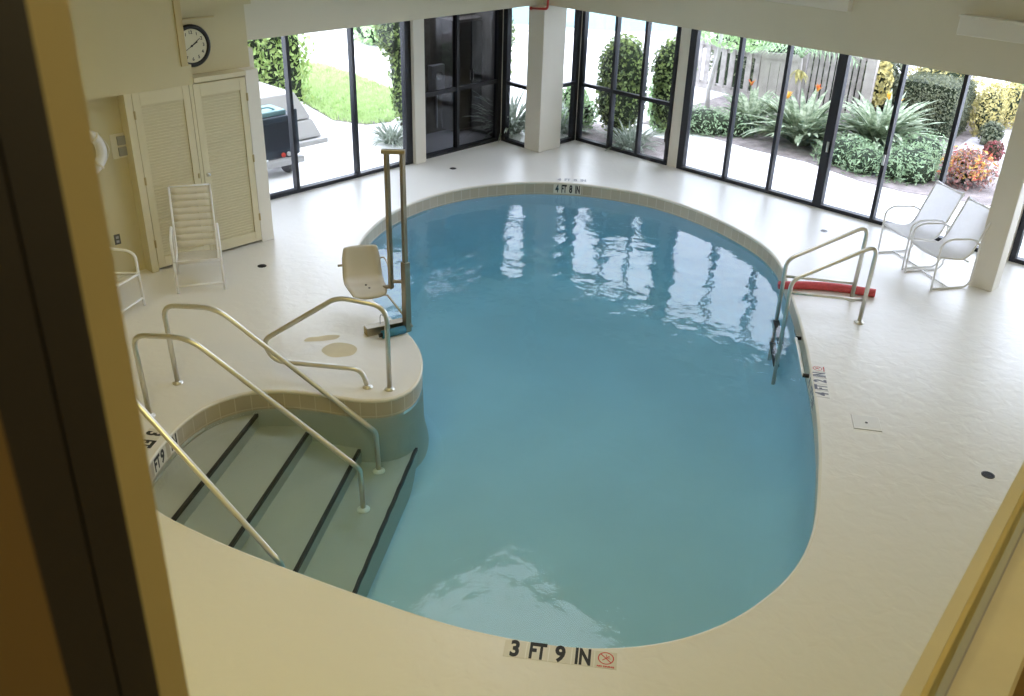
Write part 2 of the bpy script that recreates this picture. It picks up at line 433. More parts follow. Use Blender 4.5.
# steps: slabs filling the bay behind each nosing line
def isect(p, d, lo, hi):
    """first crossing of the outline (index range) with the line p + t d"""
    best = None
    for i in range(NO):
        a, b = OUT[i], OUT[(i+1) % NO]
        e = b - a; den = d.x * e.y - d.y * e.x
        if abs(den) < 1e-9: continue
        w = a - p; t = (w.x * e.y - w.y * e.x) / den; u = (w.x * d.y - w.y * d.x) / den
        if 0 <= u < 1 and lo < t < hi:
            if best is None or abs(t) < abs(best[0]): best = (t, i, a + e * u)
    return best
STEP = [((3.876,7.031),(2.495,6.091),-.25), ((4.208,6.662),(2.739,5.652),-.40), ((4.464,6.230),(3.038,5.204),-.55), ((5.022,6.046),(3.329,4.821),-.70)]
zs = [s[2] for s in STEP] + [-1.1]
for k, (a, b, z) in enumerate(STEP):
    A, B = Vector((*a, 0)), Vector((*b, 0)); mid = (A + B) / 2; d = (A - B).normalized()
    ha = isect(mid, d, 0, 3); hb = isect(mid, -d, 0, 3)
    if ha is None or ha[0] > (A - mid).length + .15:
        i_ = min(range(NO), key=lambda i: (OUT[i] - A).length); ha = (0, i_, A)
    ia, ib = ha[1], hb[1]
    # outline runs near edge -> left end -> peninsula: from ib to ia
    chain = [hb[2]]; i = (ib + 1) % NO
    while True:
        chain.append(OUT[i] + NRM[i] * .007)
        if i == ia: break
        i = (i + 1) % NO
    chain.append(ha[2])
    poly = [(p.x, p.y) for p in chain]
    st = MB().prism(poly, zs[k+1], z).build('step', M['plaster'], pool)
    n = Vector((d.y, -d.x, 0))
    q0, q1 = ha[2] - d * .05, hb[2] + d * .03
    q0 = A - d * .01
    mb = MB(); seg = 24; w = .026
    rows = []
    for s_ in range(seg + 1):
        c = q0.lerp(q1, s_ / seg); jit = .003 * math.sin(s_ * 2.3 + k) if k == 3 else 0
        rows.append([mb.bm.verts.new((*(c + n * (o + jit)).xy, zz)) for o, zz in ((-w, z + .001), (-w, z + .004), (.004, z + .004), (.004, z - .03))])
    for s_ in range(seg):
        for j in range(3): mb.bm.faces.new((rows[s_][j], rows[s_][j+1], rows[s_+1][j+1], rows[s_+1][j]))
    mb.build('step_nosing', M['nosing'], st)

# water body
bm = bmesh.new()
ro = [OUT[i] + NRM[i] * .0075 for i in range(NO)]
ta = [bm.verts.new((p.x, p.y, WATER)) for p in ro]; tb = [bm.verts.new((p.x, p.y, -1.9)) for p in ro]
for i in range(NO):
    j = (i+1) % NO; bm.faces.new((ta[i], ta[j], tb[j], tb[i]))
for ring in (ta, tb):
    es = [bm.edges.get((ring[i], ring[(i+1) % NO])) for i in range(NO)]
    bmesh.ops.triangle_fill(bm, use_beauty=True, edges=es, normal=(0, 0, 1))
bmesh.ops.recalc_face_normals(bm, faces=bm.faces)
me = bpy.data.meshes.new('water'); bm.to_mesh(me); bm.free(); me.materials.append(M['water'])
wat = bpy.data.objects.new('water', me); col.objects.link(wat); wat.parent = pool
wat['label'] = 'clear rippled blue pool water'

# ------------------------------------------------------------------ room shell
CZ = 5.0
# ceiling with skylight opening
SK = (6.4, 8.5, 5.5, 8.22)
mb = MB()
mb.box(-2.8, 13.3, SK[3], 12.1, CZ, CZ + .25); mb.box(-2.8, 13.3, -.5, SK[2], CZ, CZ + .25)
mb.box(-2.8, SK[0], SK[2], SK[3], CZ, CZ + .25); mb.box(SK[1], 13.3, SK[2], SK[3], CZ, CZ + .25)
smesh(mb, 'ceiling', M['ceil'])
sk = struct('window_9'); 
MB().box(SK[0], SK[1], SK[2], SK[3], CZ + .2, CZ + .21).build('pane', M['frost'], sk)
for y in (2.1, 4.7, 8.45, 10.2):
    smesh(MB().box(-2.6, 11.9, y, y + .22, CZ - .3, CZ), 'ceiling_beam', M['ceil'])
smesh(MB().box(-2.8, -2.6, 0, 12, -.1, CZ), 'wall_left', M['wall'])
# upper walls over the glazing
BZ = 2.405
smesh(MB().box(6.16, 13.2, 10.85, 11.95, BZ, CZ), 'wall_back', M['beam'])
smesh(MB().box(11.88, 13.2, -.4, 10.85, BZ, CZ), 'wall_right', M['beam'])
# closet wall
DY = 10.25
mb = MB()
mb.box(-2.6, 5.255, DY, 11.9, 2.12, CZ)            # bulkhead over recess and left door
smesh(mb, 'wall_bulkhead', M['wall'])
smesh(MB().box(-2.6, 4.50, 10.42, 11.9, 0, 2.12), 'wall_recess', M['wall'])
mb = MB(); mb.box(5.255, 6.16, 10.42, 11.9, 2.34, CZ); mb.box(5.255, 5.31, DY, 10.42, 2.12, 2.34); mb.box(5.31, 6.16, 10.42, 11.9, 2.19, 2.34)
mb.box(4.50, 6.16, 10.42, 11.9, 0, 2.19)
smesh(mb, 'wall_closet', M['wall'])
smesh(MB().box(5.985, 6.16, DY, 10.42, 0, 2.19), 'trim_1', M['post'])
smesh(MB().box(4.47, 4.555, DY, 10.42, 0, 2.12), 'trim_2', M['door'])
smesh(MB().box(5.31, 5.985, DY - .02, 10.42, 2.135, 2.19), 'trim_3', M['door'])
smesh(MB().box(5.185, 5.262, DY - .02, DY, 2.335, CZ), 'trim_4', M['trimdark'])
smesh(MB().box(5.25, 5.29, DY + .0, 10.42, 0, 2.12), 'trim_5', M['door'])
smesh(MB().box(5.27, 5.75, 10.40, 10.42, 2.80, 2.815), 'trim_6', M['trimdark'])
smesh(MB().box(5.265, 6.16, 10.26, 10.42, 2.93, CZ), 'trim_7', M['wall'])

def louver_door(name, x0, x1, knob_left):
    d = struct(name, (x0, DY, 0))
    w = x1 - x0; z0, z1 = .035, 2.12; st = .085
    mb = MB()
    mb.box(0, st, 0, .035, z0, z1); mb.box(w - st, w, 0, .035, z0, z1)
    mb.box(st, w - st, 0, .035, z0, z0 + .13); mb.box(st, w - st, 0, .035, z1 - .15, z1)
    mb.build('door_frame', M['door'], d, bevel=.003)
    mb = MB(); n = 52
    for k in range(n):
        z = z0 + .13 + (z1 - z0 - .28) * (k + .5) / n
        T = Matrix.Translation((0, .020, z)) @ Matrix.Rotation(R(-74), 4, 'X')
        mb.box(st - .004, w - st + .004, -.020, .020, -.0035, .0035, T)
    mb.build('louver_panel', M['door'], d)
    for z in (.35, 1.12, 1.88):
        x = 0.0 if not knob_left else w
        mb = MB(); mb.box(x - .012, x + .012, -.006, .002, z - .045, z + .045); mb.tube([(x, -.008, z - .048), (x, -.008, z + .048)], .006, 8)
        mb.build('hinge', M['brass'], d)
    if knob_left:
        mb = MB().lathe([(.010, 0), (.012, .006), (.010, .02), (.022, .03), (.028, .042), (.024, .055), (.008, .06)], (.035, 0, 1.05), 16, 'y')
        k = mb.build('door_knob', M['chrome'], d, smooth=True)
    else:
        MB().box(w - .03, w - .012, -.012, 0, 1.02, 1.08).build('latch_plate', M['brass'], d)
    return d
louver_door('door_1', 4.56, 5.245, False)
louver_door('door_2', 5.295, 5.98, True)

# columns and posts
o = smesh(MB().box(11.75, 12.30, 10.70, 11.05, 0, BZ), 'column', M['post'], 'white square column standing at the glazed corner', bevel=.01)
o = smesh(MB().box(11.615, 11.87, 3.03, 3.31, 0, CZ), 'column', M['post'], 'white square column beside the two white sling chairs', bevel=.01)
smesh(MB().box(9.715, 9.935, 11.56, 11.80, 0, BZ), 'trim_8', M['post'])
smesh(MB().box(11.80, 11.865, 11.64, 11.76, 0, BZ), 'trim_9', M['post'])
smesh(MB().box(12.845, 12.93, 10.82, 10.93, 0, BZ), 'trim_10', M['post'])
smesh(MB().box(12.87, 12.96, 8.60, 8.80, 0, BZ), 'trim_11', M['post'])
smesh(MB().box(12.80, 13.0, 3.262, 3.335, 0, BZ), 'trim_12', M['post'])
smesh(MB().box(6.16, 6.22, 10.42, 11.95, 0, BZ), 'trim_13', M['post'])
smesh(MB().box(12.8, 13.2, -.3, -.1, 0, BZ), 'wall_right_end', M['wall'])
smesh(MB().box(10.6, 13.2, -.4, -.28, 0, CZ), 'wall_front', M['wall'])
smesh(MB().box(10.6, 10.75, -.3, 1.1, 0, CZ), 'wall_front_return', M['wall'])

def window(name, a, b, bars, rail=None, glass='glass', thick=(), ends=(.05, .05), label=None, fw=.05):
    """glazing from plan point a to b; bars = distances along it"""
    A, B = Vector((*a, 0)), Vector((*b, 0)); Ln = (B - A).length; d = (B - A).normalized()
    s = struct(name, A, math.atan2(d.y, d.x), label)
    mb = MB(); mb.box(0, Ln, -.05, .05, 0, .055); mb.box(0, Ln, -.05, .05, BZ - .03, BZ + .02)
    mb.box(0, ends[0], -.05, .05, .055, BZ - .03); mb.box(Ln - ends[1], Ln, -.05, .05, .055, BZ - .03)
    mb.build('window_frame', M['frame'], s)
    for i, x in enumerate(bars):
        w = .07 if i in thick else fw / 2
        MB().box(x - w, x + w, -.05, .05, .055, BZ - .03).build('mullion', M['frame'], s)
    if rail:
        MB().box(ends[0], Ln - ends[1], -.035, .035, rail - .03, rail + .03).build('cross_rail', M['frame'], s)
    xs = [ends[0]] + list(bars) + [Ln - ends[1]]
    mb = MB()
    for u, v in zip(xs, xs[1:]): mb.box(u, v, -.004, .004, .055, BZ - .03)
    mb.build('pane', M[glass], s)
    return s
window('window_1', (6.20, 11.63), (9.72, 11.68), (1.27, 2.40), ends=(.03, .13))
window('window_2', (9.935, 11.72), (11.80, 11.74), (.83,), rail=1.05, glass='glass_dark', ends=(.05, .09))
window('window_3', (11.84, 11.66), (11.82, 11.0), (), rail=1.03, ends=(.10, .05))
window('window_4', (12.25, 10.87), (12.87, 10.88), (), rail=1.02, ends=(.05, .10))
window('window_5', (12.90, 10.82), (12.90, 8.81), (.74, 1.36), rail=1.0, ends=(.06, .06))
window('window_6', (12.90, 8.60), (12.90, 3.33), (.905, 1.705, 2.55, 3.415, 4.24), thick=(2,), ends=(.12, .05), glass='glass_side')
for y in (6.03, 5.18):
    MB().box(12.82, 12.845, y - .015, y + .015, .85, 1.0).build('window_latch', M['steel'], bpy.data.objects['window_6']).matrix_parent_inverse = Matrix.Translation((0,0,0))
for o in bpy.data.objects['window_6'].children:
    if o.name.startswith('window_latch'):
        o.matrix_parent_inverse = (Matrix.Translation((12.90, 8.60, 0)) @ Matrix.Rotation(R(-90), 4, 'Z')).inverted()
window('window_7', (12.90, 3.26), (12.90, -.1), (1.1, 2.2), ends=(.07, .05))

# ------------------------------------------------------------------ near wall with the opening one looks through
TH = R(6.4)
NW = struct('wall_near', (0, 0, 4.6), TH)       # local: x along the wall, y out over the pool, z from eye level
def nw(mb, name, mat, **k): return mb.build(name, mat, NW, **k)
SZ = -1.25
mb = MB()
mb.box(-2.6, 11.0, -.0, .150, -4.7, SZ - .05)
nw(mb, 'lower_wall', M['wall'])
nw(MB().box(.10, 4.0, .1245, .1505, SZ - .05, SZ), 'sill_edge', M['sill'])
nw(MB().box(.10, 4.0, .104, .1245, SZ - .05, SZ - .010), 'sill_rebate', M['jamb'])
nw(MB().box(.10, 4.0, .0915, .104, SZ - .05, SZ + .006), 'track', M['alu'])
nw(MB().box(.10, 4.0, .0885, .0915, SZ - .05, SZ + .001), 'track_groove', M['midgrey'])
nw(MB().box(.10, 4.0, .006, .0885, SZ - .05, SZ - .002), 'sill_board', M['sill'])
SH = Matrix.Identity(4); SH[0][2] = .011; SH[0][1] = .0128      # the jamb leans very slightly
# left jamb pier: outer pier, sash stiles, inner wall
nw(MB().box(-2.4, .2340, .449, .50, -1.7, .4, SH), 'jamb_pier', M['jamb'])
nw(MB().box(.1690, .1905, .400, .449, -1.7, .4, SH), 'sash_stile', M['bronze'])
nw(MB().box(.160, .1690, .42, .449, -1.7, .4, SH), 'sash_gap', M['black'])
nw(MB().box(.120, .1655, .395, .43, -1.7, .4, SH), 'sash_stile', M['bronze'])
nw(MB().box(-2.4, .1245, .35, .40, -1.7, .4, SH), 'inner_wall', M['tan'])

# the small upper room behind the opening
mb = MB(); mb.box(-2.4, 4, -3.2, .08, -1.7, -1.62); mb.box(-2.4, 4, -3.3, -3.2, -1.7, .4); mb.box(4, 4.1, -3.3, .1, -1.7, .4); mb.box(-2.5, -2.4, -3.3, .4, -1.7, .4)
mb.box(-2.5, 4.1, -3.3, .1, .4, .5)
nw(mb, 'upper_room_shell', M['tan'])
nw(MB().box(4.0, 11.0, -.05, .15, SZ, .4), 'upper_wall', M['wall'])
nw(MB().box(-2.5, 0.1, .40, .52, -4.7, -1.7), 'pier_wall', M['wall'])

# ------------------------------------------------------------------ wall things
def at_clock():
    c = thing('wall_clock', 'round black-rimmed wall clock above the right louvred door', 'clock', (5.418, 10.42, 2.515))
    MB().lathe([(.215, 0), (.235, .01), (.238, .035), (.225, .05), (.20, .05), (.188, .038), (.188, .03)], (0, 0, 0), 40, 'y').build('clock_rim', M['black'], c, smooth=True)
    MB().lathe([(.19, .028), (.189, .034)], (0, 0, 0), 40, 'y').build('clock_face', M['clockface'], c)
    for h in range(12):
        a = R(90 - 30 * h); r = .148
        s = str(h if h else 12)
        T = Matrix.Translation((r * math.cos(a), -.0352, r * math.sin(a))) @ Matrix.Rotation(R(90), 4, 'X')
        text_mesh('numeral', s, .052, M['ink'], c, T, .001)
    for ang, ln, w, nm in ((R(90 - 62), .085, .010, 'hour_hand'), (R(90 - 55), .13, .007, 'minute_hand'), (R(90 - 240), .10, .004, 'second_hand')):
        T = Matrix.Translation((0, -.038, 0)) @ Matrix.Rotation(-ang, 4, 'Y')
        mb = MB(); mb.box(-.025, ln, -.0015, .0015, -w/2, w/2, T); mb.build(nm, M['ink'], c)
    MB().lathe([(.012, .035), (.011, .043)], (0, 0, 0), 12, 'y').build('hub', M['ink'], c)
at_clock()

lr = thing('life_ring', 'white ring lifebuoy hanging on the recessed wall by the closet', 'life ring', (3.955, 10.36, 1.535))
mb = MB(); mb.tube([(.215 * math.cos(2*math.pi*k/36), 0, .215 * math.sin(2*math.pi*k/36)) for k in range(36)], .058, 12, True)
mb.build('ring_body', M['ring'], lr, smooth=True)
pts = [((.215 + .085 * (1 - abs(math.sin(2*a)) * .35)) * math.cos(a), -.005, (.215 + .085 * (1 - abs(math.sin(2*a)) * .35)) * math.sin(a)) for a in [2*math.pi*k/48 for k in range(48)]]
MB().tube(pts, .006, 6, True).build('grab_rope', M['strap'], lr)
for a in (45, 135, 225, 315):
    T = Matrix.Rotation(-R(a), 4, 'Y') @ Matrix.Translation((.215, 0, 0))
    mb = MB(); mb.tube([T @ Vector((.061 * math.cos(2*math.pi*k/16), .061 * math.sin(2*math.pi*k/16), 0)) for k in range(16)], .012, 6, True)
    mb.build('ring_band', M['strap'], lr)

sp = thing('switch_panel', 'pale grey double switch panel on the recessed wall beside the lifebuoy', 'switch panel', (4.405, 10.42, 1.53))
MB().box(-.10, .075, -.012, 0, -.14, .14).build('back_plate', M['strap'], sp, bevel=.003)
for z in (-.065, .06):
    MB().box(-.03, .062, -.035, -.012, z - .05, z + .05).build('switch_module', M['greyplastic'], sp, bevel=.004)
ot = thing('wall_outlet', 'dark rectangular wall outlet low on the recessed wall', 'outlet', (4.19, 10.42, .455))
MB().box(-.036, .036, -.008, 0, -.062, .062).build('cover_plate', M['outlet'], ot, bevel=.003)
for z in (-.025, .025):
    mb = MB(); mb.box(-.016, .016, -.012, -.008, z - .014, z + .014); mb.build('socket_face', M['greyplastic'], ot)

def beam_box(name, label, y0, y1, z0, z1, xw):
    t = thing(name, label, 'light fixture', (11.88, (y0+y1)/2, z0))
    hw = (y1 - y0) / 2; h = z1 - z0
    MB().box(-xw, 0, -hw, hw, 0, h).build('fixture_housing', M['post'], t, bevel=.01)
    MB().box(-xw - .012, 0, -hw - .012, hw + .012, h, h + .02).build('fixture_lid', M['post'], t)
beam_box('wall_light_box', 'long cream box fixture high on the right wall above the sling chairs', 2.2, 4.22, 2.85, 3.05, .14)
beam_box('wall_light_box', 'cream box fixture at the top edge above the long garden window', 5.60, 6.78, 2.93, 3.13, .12)

sp = thing('sprinkler_pipe', 'red sprinkler pipe elbow at the top of the corner column', 'pipe', (11.731, 10.84, 2.34))
MB().tube(rounded([(0, -.22, 1.2), (0, -.22, .03), (0, .14, .0)], .05), .018, 10).build('pipe_run', M['redpipe'], sp, smooth=True)
MB().tube([(0, .13, 0), (0, .16, 0)], .026, 10).build('pipe_cap', M['redpipe'], sp, smooth=True)
MB().tube([(0, -.22, .25), (0, -.22, .29)], .026, 10).build('pipe_coupling', M['redpipe'], sp, smooth=True)

# ------------------------------------------------------------------ rails
def flange(x, y, z, parent, r=.05, mat='steel'):
    MB().lathe([(r, 0), (r, .008), (r * .62, .022), (.026, .028)], (x, y, z), 20).build('flange', M[mat], parent, smooth=True)
def entry_rail(base, label, zf, d=(.547, -.837, 0)):
    d = Vector(d)
    t = thing('entry_handrail', label, 'handrail', (*base, 0), 0, 'entry handrails over the pool steps')
    P = lambda s, z: d * s + Vector((0, 0, z))
    pts = rounded([P(0, 0), P(-.03, .82), P(.50, .86), P(1.97, -.255), P(1.985, zf)], [.13, .16, .04])
    MB().tube(pts, .0245, 12).build('rail_pipe', M['steel'], t, smooth=True)
    flange(0, 0, 0, t); q = P(1.985, zf); flange(q.x, q.y, q.z, t, .06, 'white_metal')
    return t
entry_rail((3.405, 7.652), 'bent steel handrail over the pool steps, furthest back of the three', -.70)
entry_rail((2.934, 7.281), 'bent steel handrail over the pool steps, middle of the three', -.70)
entry_rail((2.294, 6.936), 'steel handrail nearest the camera, its lower end reaching the near pool edge', -.70, (.266, -.964, 0))

t = thing('grab_rail', 'looped steel grab rail standing on the rounded deck lobe by the lift chair', 'handrail', (4.808, 6.185, 0))
d = Vector((-.59, .81, 0)); P = lambda s, z: d * s + Vector((0, 0, z))
pts = rounded([P(0, 0), P(0, .88), P(.46, .93), P(1.23, .40), P(1.14, .19), P(.27, .19), P(.215, 0)], [.16, .10, .10, .12, .11])
MB().tube(pts, .0245, 12).build('rail_pipe', M['steel'], t, smooth=True)
flange(0, 0, 0, t); q = P(.215, 0); flange(q.x, q.y, 0, t)

# pool ladder on the right
t = thing('pool_ladder', 'steel pool ladder with two sloping handrails on the right pool edge', 'ladder', (9.86, 3.93, 0))
ld = Vector((math.cos(R(125)), math.sin(R(125)), 0))
bases = [Vector((9.604 - 9.86, 3.754 - 3.93, 0)), Vector((10.109 - 9.86, 4.104 - 3.93, 0))]
for b, zb in zip(bases, (.275, .215)):
    P = lambda s, z: b + ld * s + Vector((0, 0, z))
    r = MB().tube(rounded([P(0, 0), P(-.02, .94), P(.81, .44), P(.81, -.90)], [.14, .10]), .0245, 12).build('rail_pipe', M['steel'], t, smooth=True)
    MB().tube([P(0, zb), P(.81, zb + .015)], .017, 10).build('brace_bar', M['steel'], r, smooth=True)
    flange(b.x, b.y, 0, r, .055)
for z in (-.36, -.66):
    a = bases[0] + ld * .81; b = bases[1] + ld * .81
    w = (b - a).normalized(); T = Matrix(((w.x, ld.x, 0, a.x), (w.y, ld.y, 0, a.y), (0, 0, 1, z), (0, 0, 0, 1)))
    mb = MB(); mb.box(-.0, (b - a).length, -.035, .035, -.012, .012, T); mb.build('ladder_tread', M['frame'], t, bevel=.005)

# red foam noodle lying through the ladder
A, B = Vector((9.80, 4.93, .034)), Vector((10.40, 3.95, .051))
A = Vector((9.74, 4.86, .051))
pts = []
for k in range(19):
    s = k / 18; p = A.lerp(B, s); n = Vector(((B - A).y, -(B - A).x, 0)).normalized()
    pts.append(p - n * (.085 * math.sin(math.pi * s)))
nd = thing('pool_noodle', 'curved red foam noodle lying on the deck under the pool ladder', 'pool noodle', (10.05, 4.42, 0))
mb = MB(); mb.tube([p - Vector((10.05, 4.42, 0)) for p in pts], .05, 14); mb.build('foam_body', M['red'], nd, smooth=True)
for p, q in ((pts[0], pts[1]), (pts[-1], pts[-2])):
    e = (p - q).normalized(); c = p - Vector((10.05, 4.42, 0))
    MB().tube([c - e * .01, c + e * .001], .011, 10).build('foam_core', M['black'], nd)

# grab bar on the tile band
gb = thing('wall_grab_bar', 'white grab bar fixed to the right pool wall next to the ladder', 'grab bar', (8.56, 3.87, -.09))
# follow the curved edge between two plan points
a = min(range(NO), key=lambda i: (OUT[i] - Vector((8.93, 4.10, 0))).length); b = min(range(NO), key=lambda i: (OUT[i] - Vector((8.20, 3.60, 0))).length)
idx = list(range(a, b + 1)) if a < b else list(range(b, a + 1))
pp = [OUT[i] - NRM[i] * .05 - Vector((8.56, 3.87, 0)) for i in idx]
MB().tube(pp, .017, 10).build('bar', M['white_metal'], gb, smooth=True)
for i in (idx[0], idx[-1]):
    p = OUT[i] - Vector((8.56, 3.87, 0)); n = NRM[i]
    MB().tube([p - n * .055, p + n * .006], .022, 10).build('bar_end_bracket', M['black'], gb, smooth=True)

# ------------------------------------------------------------------ pool lift
lx, ly = 5.725, 7.02
lf = thing('pool_lift', 'pool lift with twin steel posts, plastic seat and deck beam at the lobe edge', 'pool lift', (lx, ly, 0))
mb = MB(); mb.box(-.035, .035, -.035, .035, 0, .80); mb.build('sleeve', M['satin'], lf, bevel=.004)
mb = MB(); mb.box(-.022, .022, -.022, .022, .80, 1.96); mb.build('post', M['satin'], lf, bevel=.003)
u = Vector((-.69, .72, 0)) * .155
T = Matrix.Translation(u) @ Matrix.Rotation(R(0), 4, 'Z')
mb = MB(); mb.box(-.022, .022, -.022, .022, .50, 1.96, T); mb.build('post', M['satin'], lf, bevel=.003)
ang = math.atan2(u.y, u.x)
Tz = Matrix.Rotation(ang, 4, 'Z')
mb = MB(); mb.box(-.03, .205, -.026, .026, 1.945, 1.985, Tz); mb.build('top_bar', M['satin'], lf, bevel=.003)
mb = MB(); mb.box(-.01, .165, -.016, .016, .565, .595, Tz); mb.build('seat_arm', M['satin'], lf, bevel=.003)
# deck beam
bA, bB = Vector((5.34 - lx, 7.24 - ly, 0)), Vector((5.80 - lx, 7.10 - ly, 0))
w = (bB - bA); Tb = Matrix.Translation(bA) @ Matrix.Rotation(math.atan2(w.y, w.x), 4, 'Z')
mb = MB(); mb.box(0, w.length, -.05, .05, .002, .095, Tb); mb.build('deck_beam', M['satin'], lf, bevel=.004)
mb = MB(); mb.box(-.004, 0, -.045, .045, .008, .088, Tb); mb.build('beam_end_plate', M['brass'], lf)
# seat: one moulded shell, faces (-.47,-.88)
sx = Vector((.885, -.465, 0)); sf = Vector((-.465, -.885, 0))
sc = Vector((5.46, 7.30, 0)) - Vector((lx, ly, 0))       # seat front centre
prof = [(.02, .375), (.0, .40), (-.05, .415), (-.20, .40), (-.33, .39), (-.40, .415), (-.44, .47), (-.465, .56), (-.49, .66), (-.51, .755), (-.52, .775)]
mb = MB(); rows = []
wid = [.34, .37, .40, .42, .43, .43, .43, .42, .41, .37, .34]
for (f, z), wd in zip(prof, wid):
    row = []
    for k in range(9):
        s = (k / 8 - .5); side = abs(s) * 2
        lift = .035 * side ** 3
        row.append(mb.bm.verts.new(sc + sx * (s * wd) + sf * (f + lift * (.9 if z > .46 else 0)) + Vector((0, 0, z + (lift if z < .46 else 0)))))
    rows.append(row)
for A_, B_ in zip(rows, rows[1:]):
    for k in range(8): mb.bm.faces.new((A_[k], A_[k+1], B_[k+1], B_[k]))
seat = mb.build('seat_shell', M['seat_plastic'], lf, smooth=True)
md = seat.modifiers.new('thick', 'SOLIDIFY'); md.thickness = .014; md.offset = 0
for k, zz in ((-.28, .400), (-.18, .405)):
    c = sc + sf * k + Vector((0, 0, zz + .008)) + sx * (.01 if k < -.2 else .03)
    MB().lathe([(.012, -.005), (.012, .002), (.006, .006)], c, 10).build('seat_bolt', M['outlet'], lf)
kn = sc + sf * -.47 - sx * .215 + Vector((0, 0, .58))
MB().tube([kn - sx * .04, kn + sx * .02], .014, 8).build('side_knob', M['satin'], lf)
# arm rest loop, seat frame and footrest rod
p0 = sc + sf * -.47 + sx * .20 + Vector((0, 0, .62))
MB().tube(rounded([p0, p0 + sf * .10 + sx * .04 + Vector((0, 0, .06)), p0 + sf * .28 + sx * .07 + Vector((0, 0, -.06)), p0 + sf * .36 + sx * .05 + Vector((0, 0, -.22))], .1), .010, 8).build('arm_rest', M['steel'], lf, smooth=True)
p1 = sc + sx * .19 + Vector((0, 0, .39))
MB().tube([sc - sx * .19 + sf * -.02 + Vector((0, 0, .375)), p1], .009, 8).build('seat_edge_bar', M['steel'], lf)
MB().tube([p1, Vector((.035, -.05, .06))], .011, 8).build('leg_rest_rod', M['seat_plastic'], lf, smooth=True)
MB().tube([sc + sx * .17 + sf * -.22 + Vector((0, 0, .385)), u + Vector((0, 0, .52))], .022, 8).build('seat_support', M['satin'], lf)
# hose loop by the beam
hb = bA.lerp(bB, .35) + Vector((0, 0, .09))
MB().tube([hb + (w.normalized() * (.09 * k / 8)) + Vector((0, .05 * math.sin(math.pi*k/8), .09 * math.sin(math.pi * k / 8))) for k in range(9)], .005, 6).build('hose', M['greyplastic'], lf)

# blue roller on the deck
rA, rB = Vector((5.42, 7.06, .045)), Vector((5.675, 7.0, .045))
c0 = (rA + rB) / 2
rl = thing('foam_roller', 'short blue foam roll lying on the deck in front of the lift beam', 'foam roll', (c0.x, c0.y, 0))
MB().tube([rA - Vector((c0.x, c0.y, 0)), rB - Vector((c0.x, c0.y, 0))], .044, 16).build('foam_body', M['blue'], rl, smooth=True)
e = (rA - rB).normalized(); c = rA - Vector((c0.x, c0.y, 0))
MB().tube([c - e * .001, c + e * .035], .022, 12).build('roll_end', M['black'], rl)

# ------------------------------------------------------------------ chairs
def sling_chair(label, loc, rz):
    t = thing('patio_chair', label, 'chair', loc, rz, 'white sling patio chairs by the long garden window')
    W = .265
    for s in (-1, 1):
        x = s * (W + .01)
        f = MB().tube(rounded([(x, .24, .0), (x, .25, .60), (x, .14, .655), (x, -.17, .635), (x, -.29, .56), (x, -.285, .07), (x, -.22, .014), (x, .23, .014)], [.08, .05, .08, .06, .06, .03]), .0125, 10).build('side_frame', M['white_metal'], t, smooth=True)
        xr = s * (W - .005)
        MB().tube(rounded([(xr, .265, .43), (xr, -.17, .36), (xr, -.41, .98)], [.14]), .0135, 10).build('sling_rail', M['white_metal'], f, smooth=True)
    for y, z in ((.0, .014), (.20, .405), (-.40, .955), (-.19, .34)):
        MB().tube([(-W, y, z), (W, y, z)], .011, 8).build('cross_bar', M['white_metal'], t, smooth=True)
    path = rounded([(0, .275, .425), (0, .255, .442), (0, -.17, .372), (0, -.41, .985)], [.02, .14], 8)
    mb = MB(); rows = []
    for p in path:
        rows.append([mb.bm.verts.new((x * (W - .008), p.y + .012 * (1 - x * x) * -.0, p.z - .02 * (1 - x * x))) for x in [k / 6 - 1 for k in range(13)]])
    for a, b in zip(rows, rows[1:]):
        for k in range(12): mb.bm.faces.new((a[k], a[k+1], b[k+1], b[k]))
    o = mb.build('sling', M['sling'], t, smooth=True)
    return t
c1 = sling_chair('white sling patio chair standing right against the white column', (11.47, 3.67, 0), R(57.2))
c2 = copy_tree(c1); c2.location = (11.835, 4.205, 0); c2.rotation_euler.z = R(58.5)
c2['label'] = 'white sling patio chair further from the white column, by the glass'

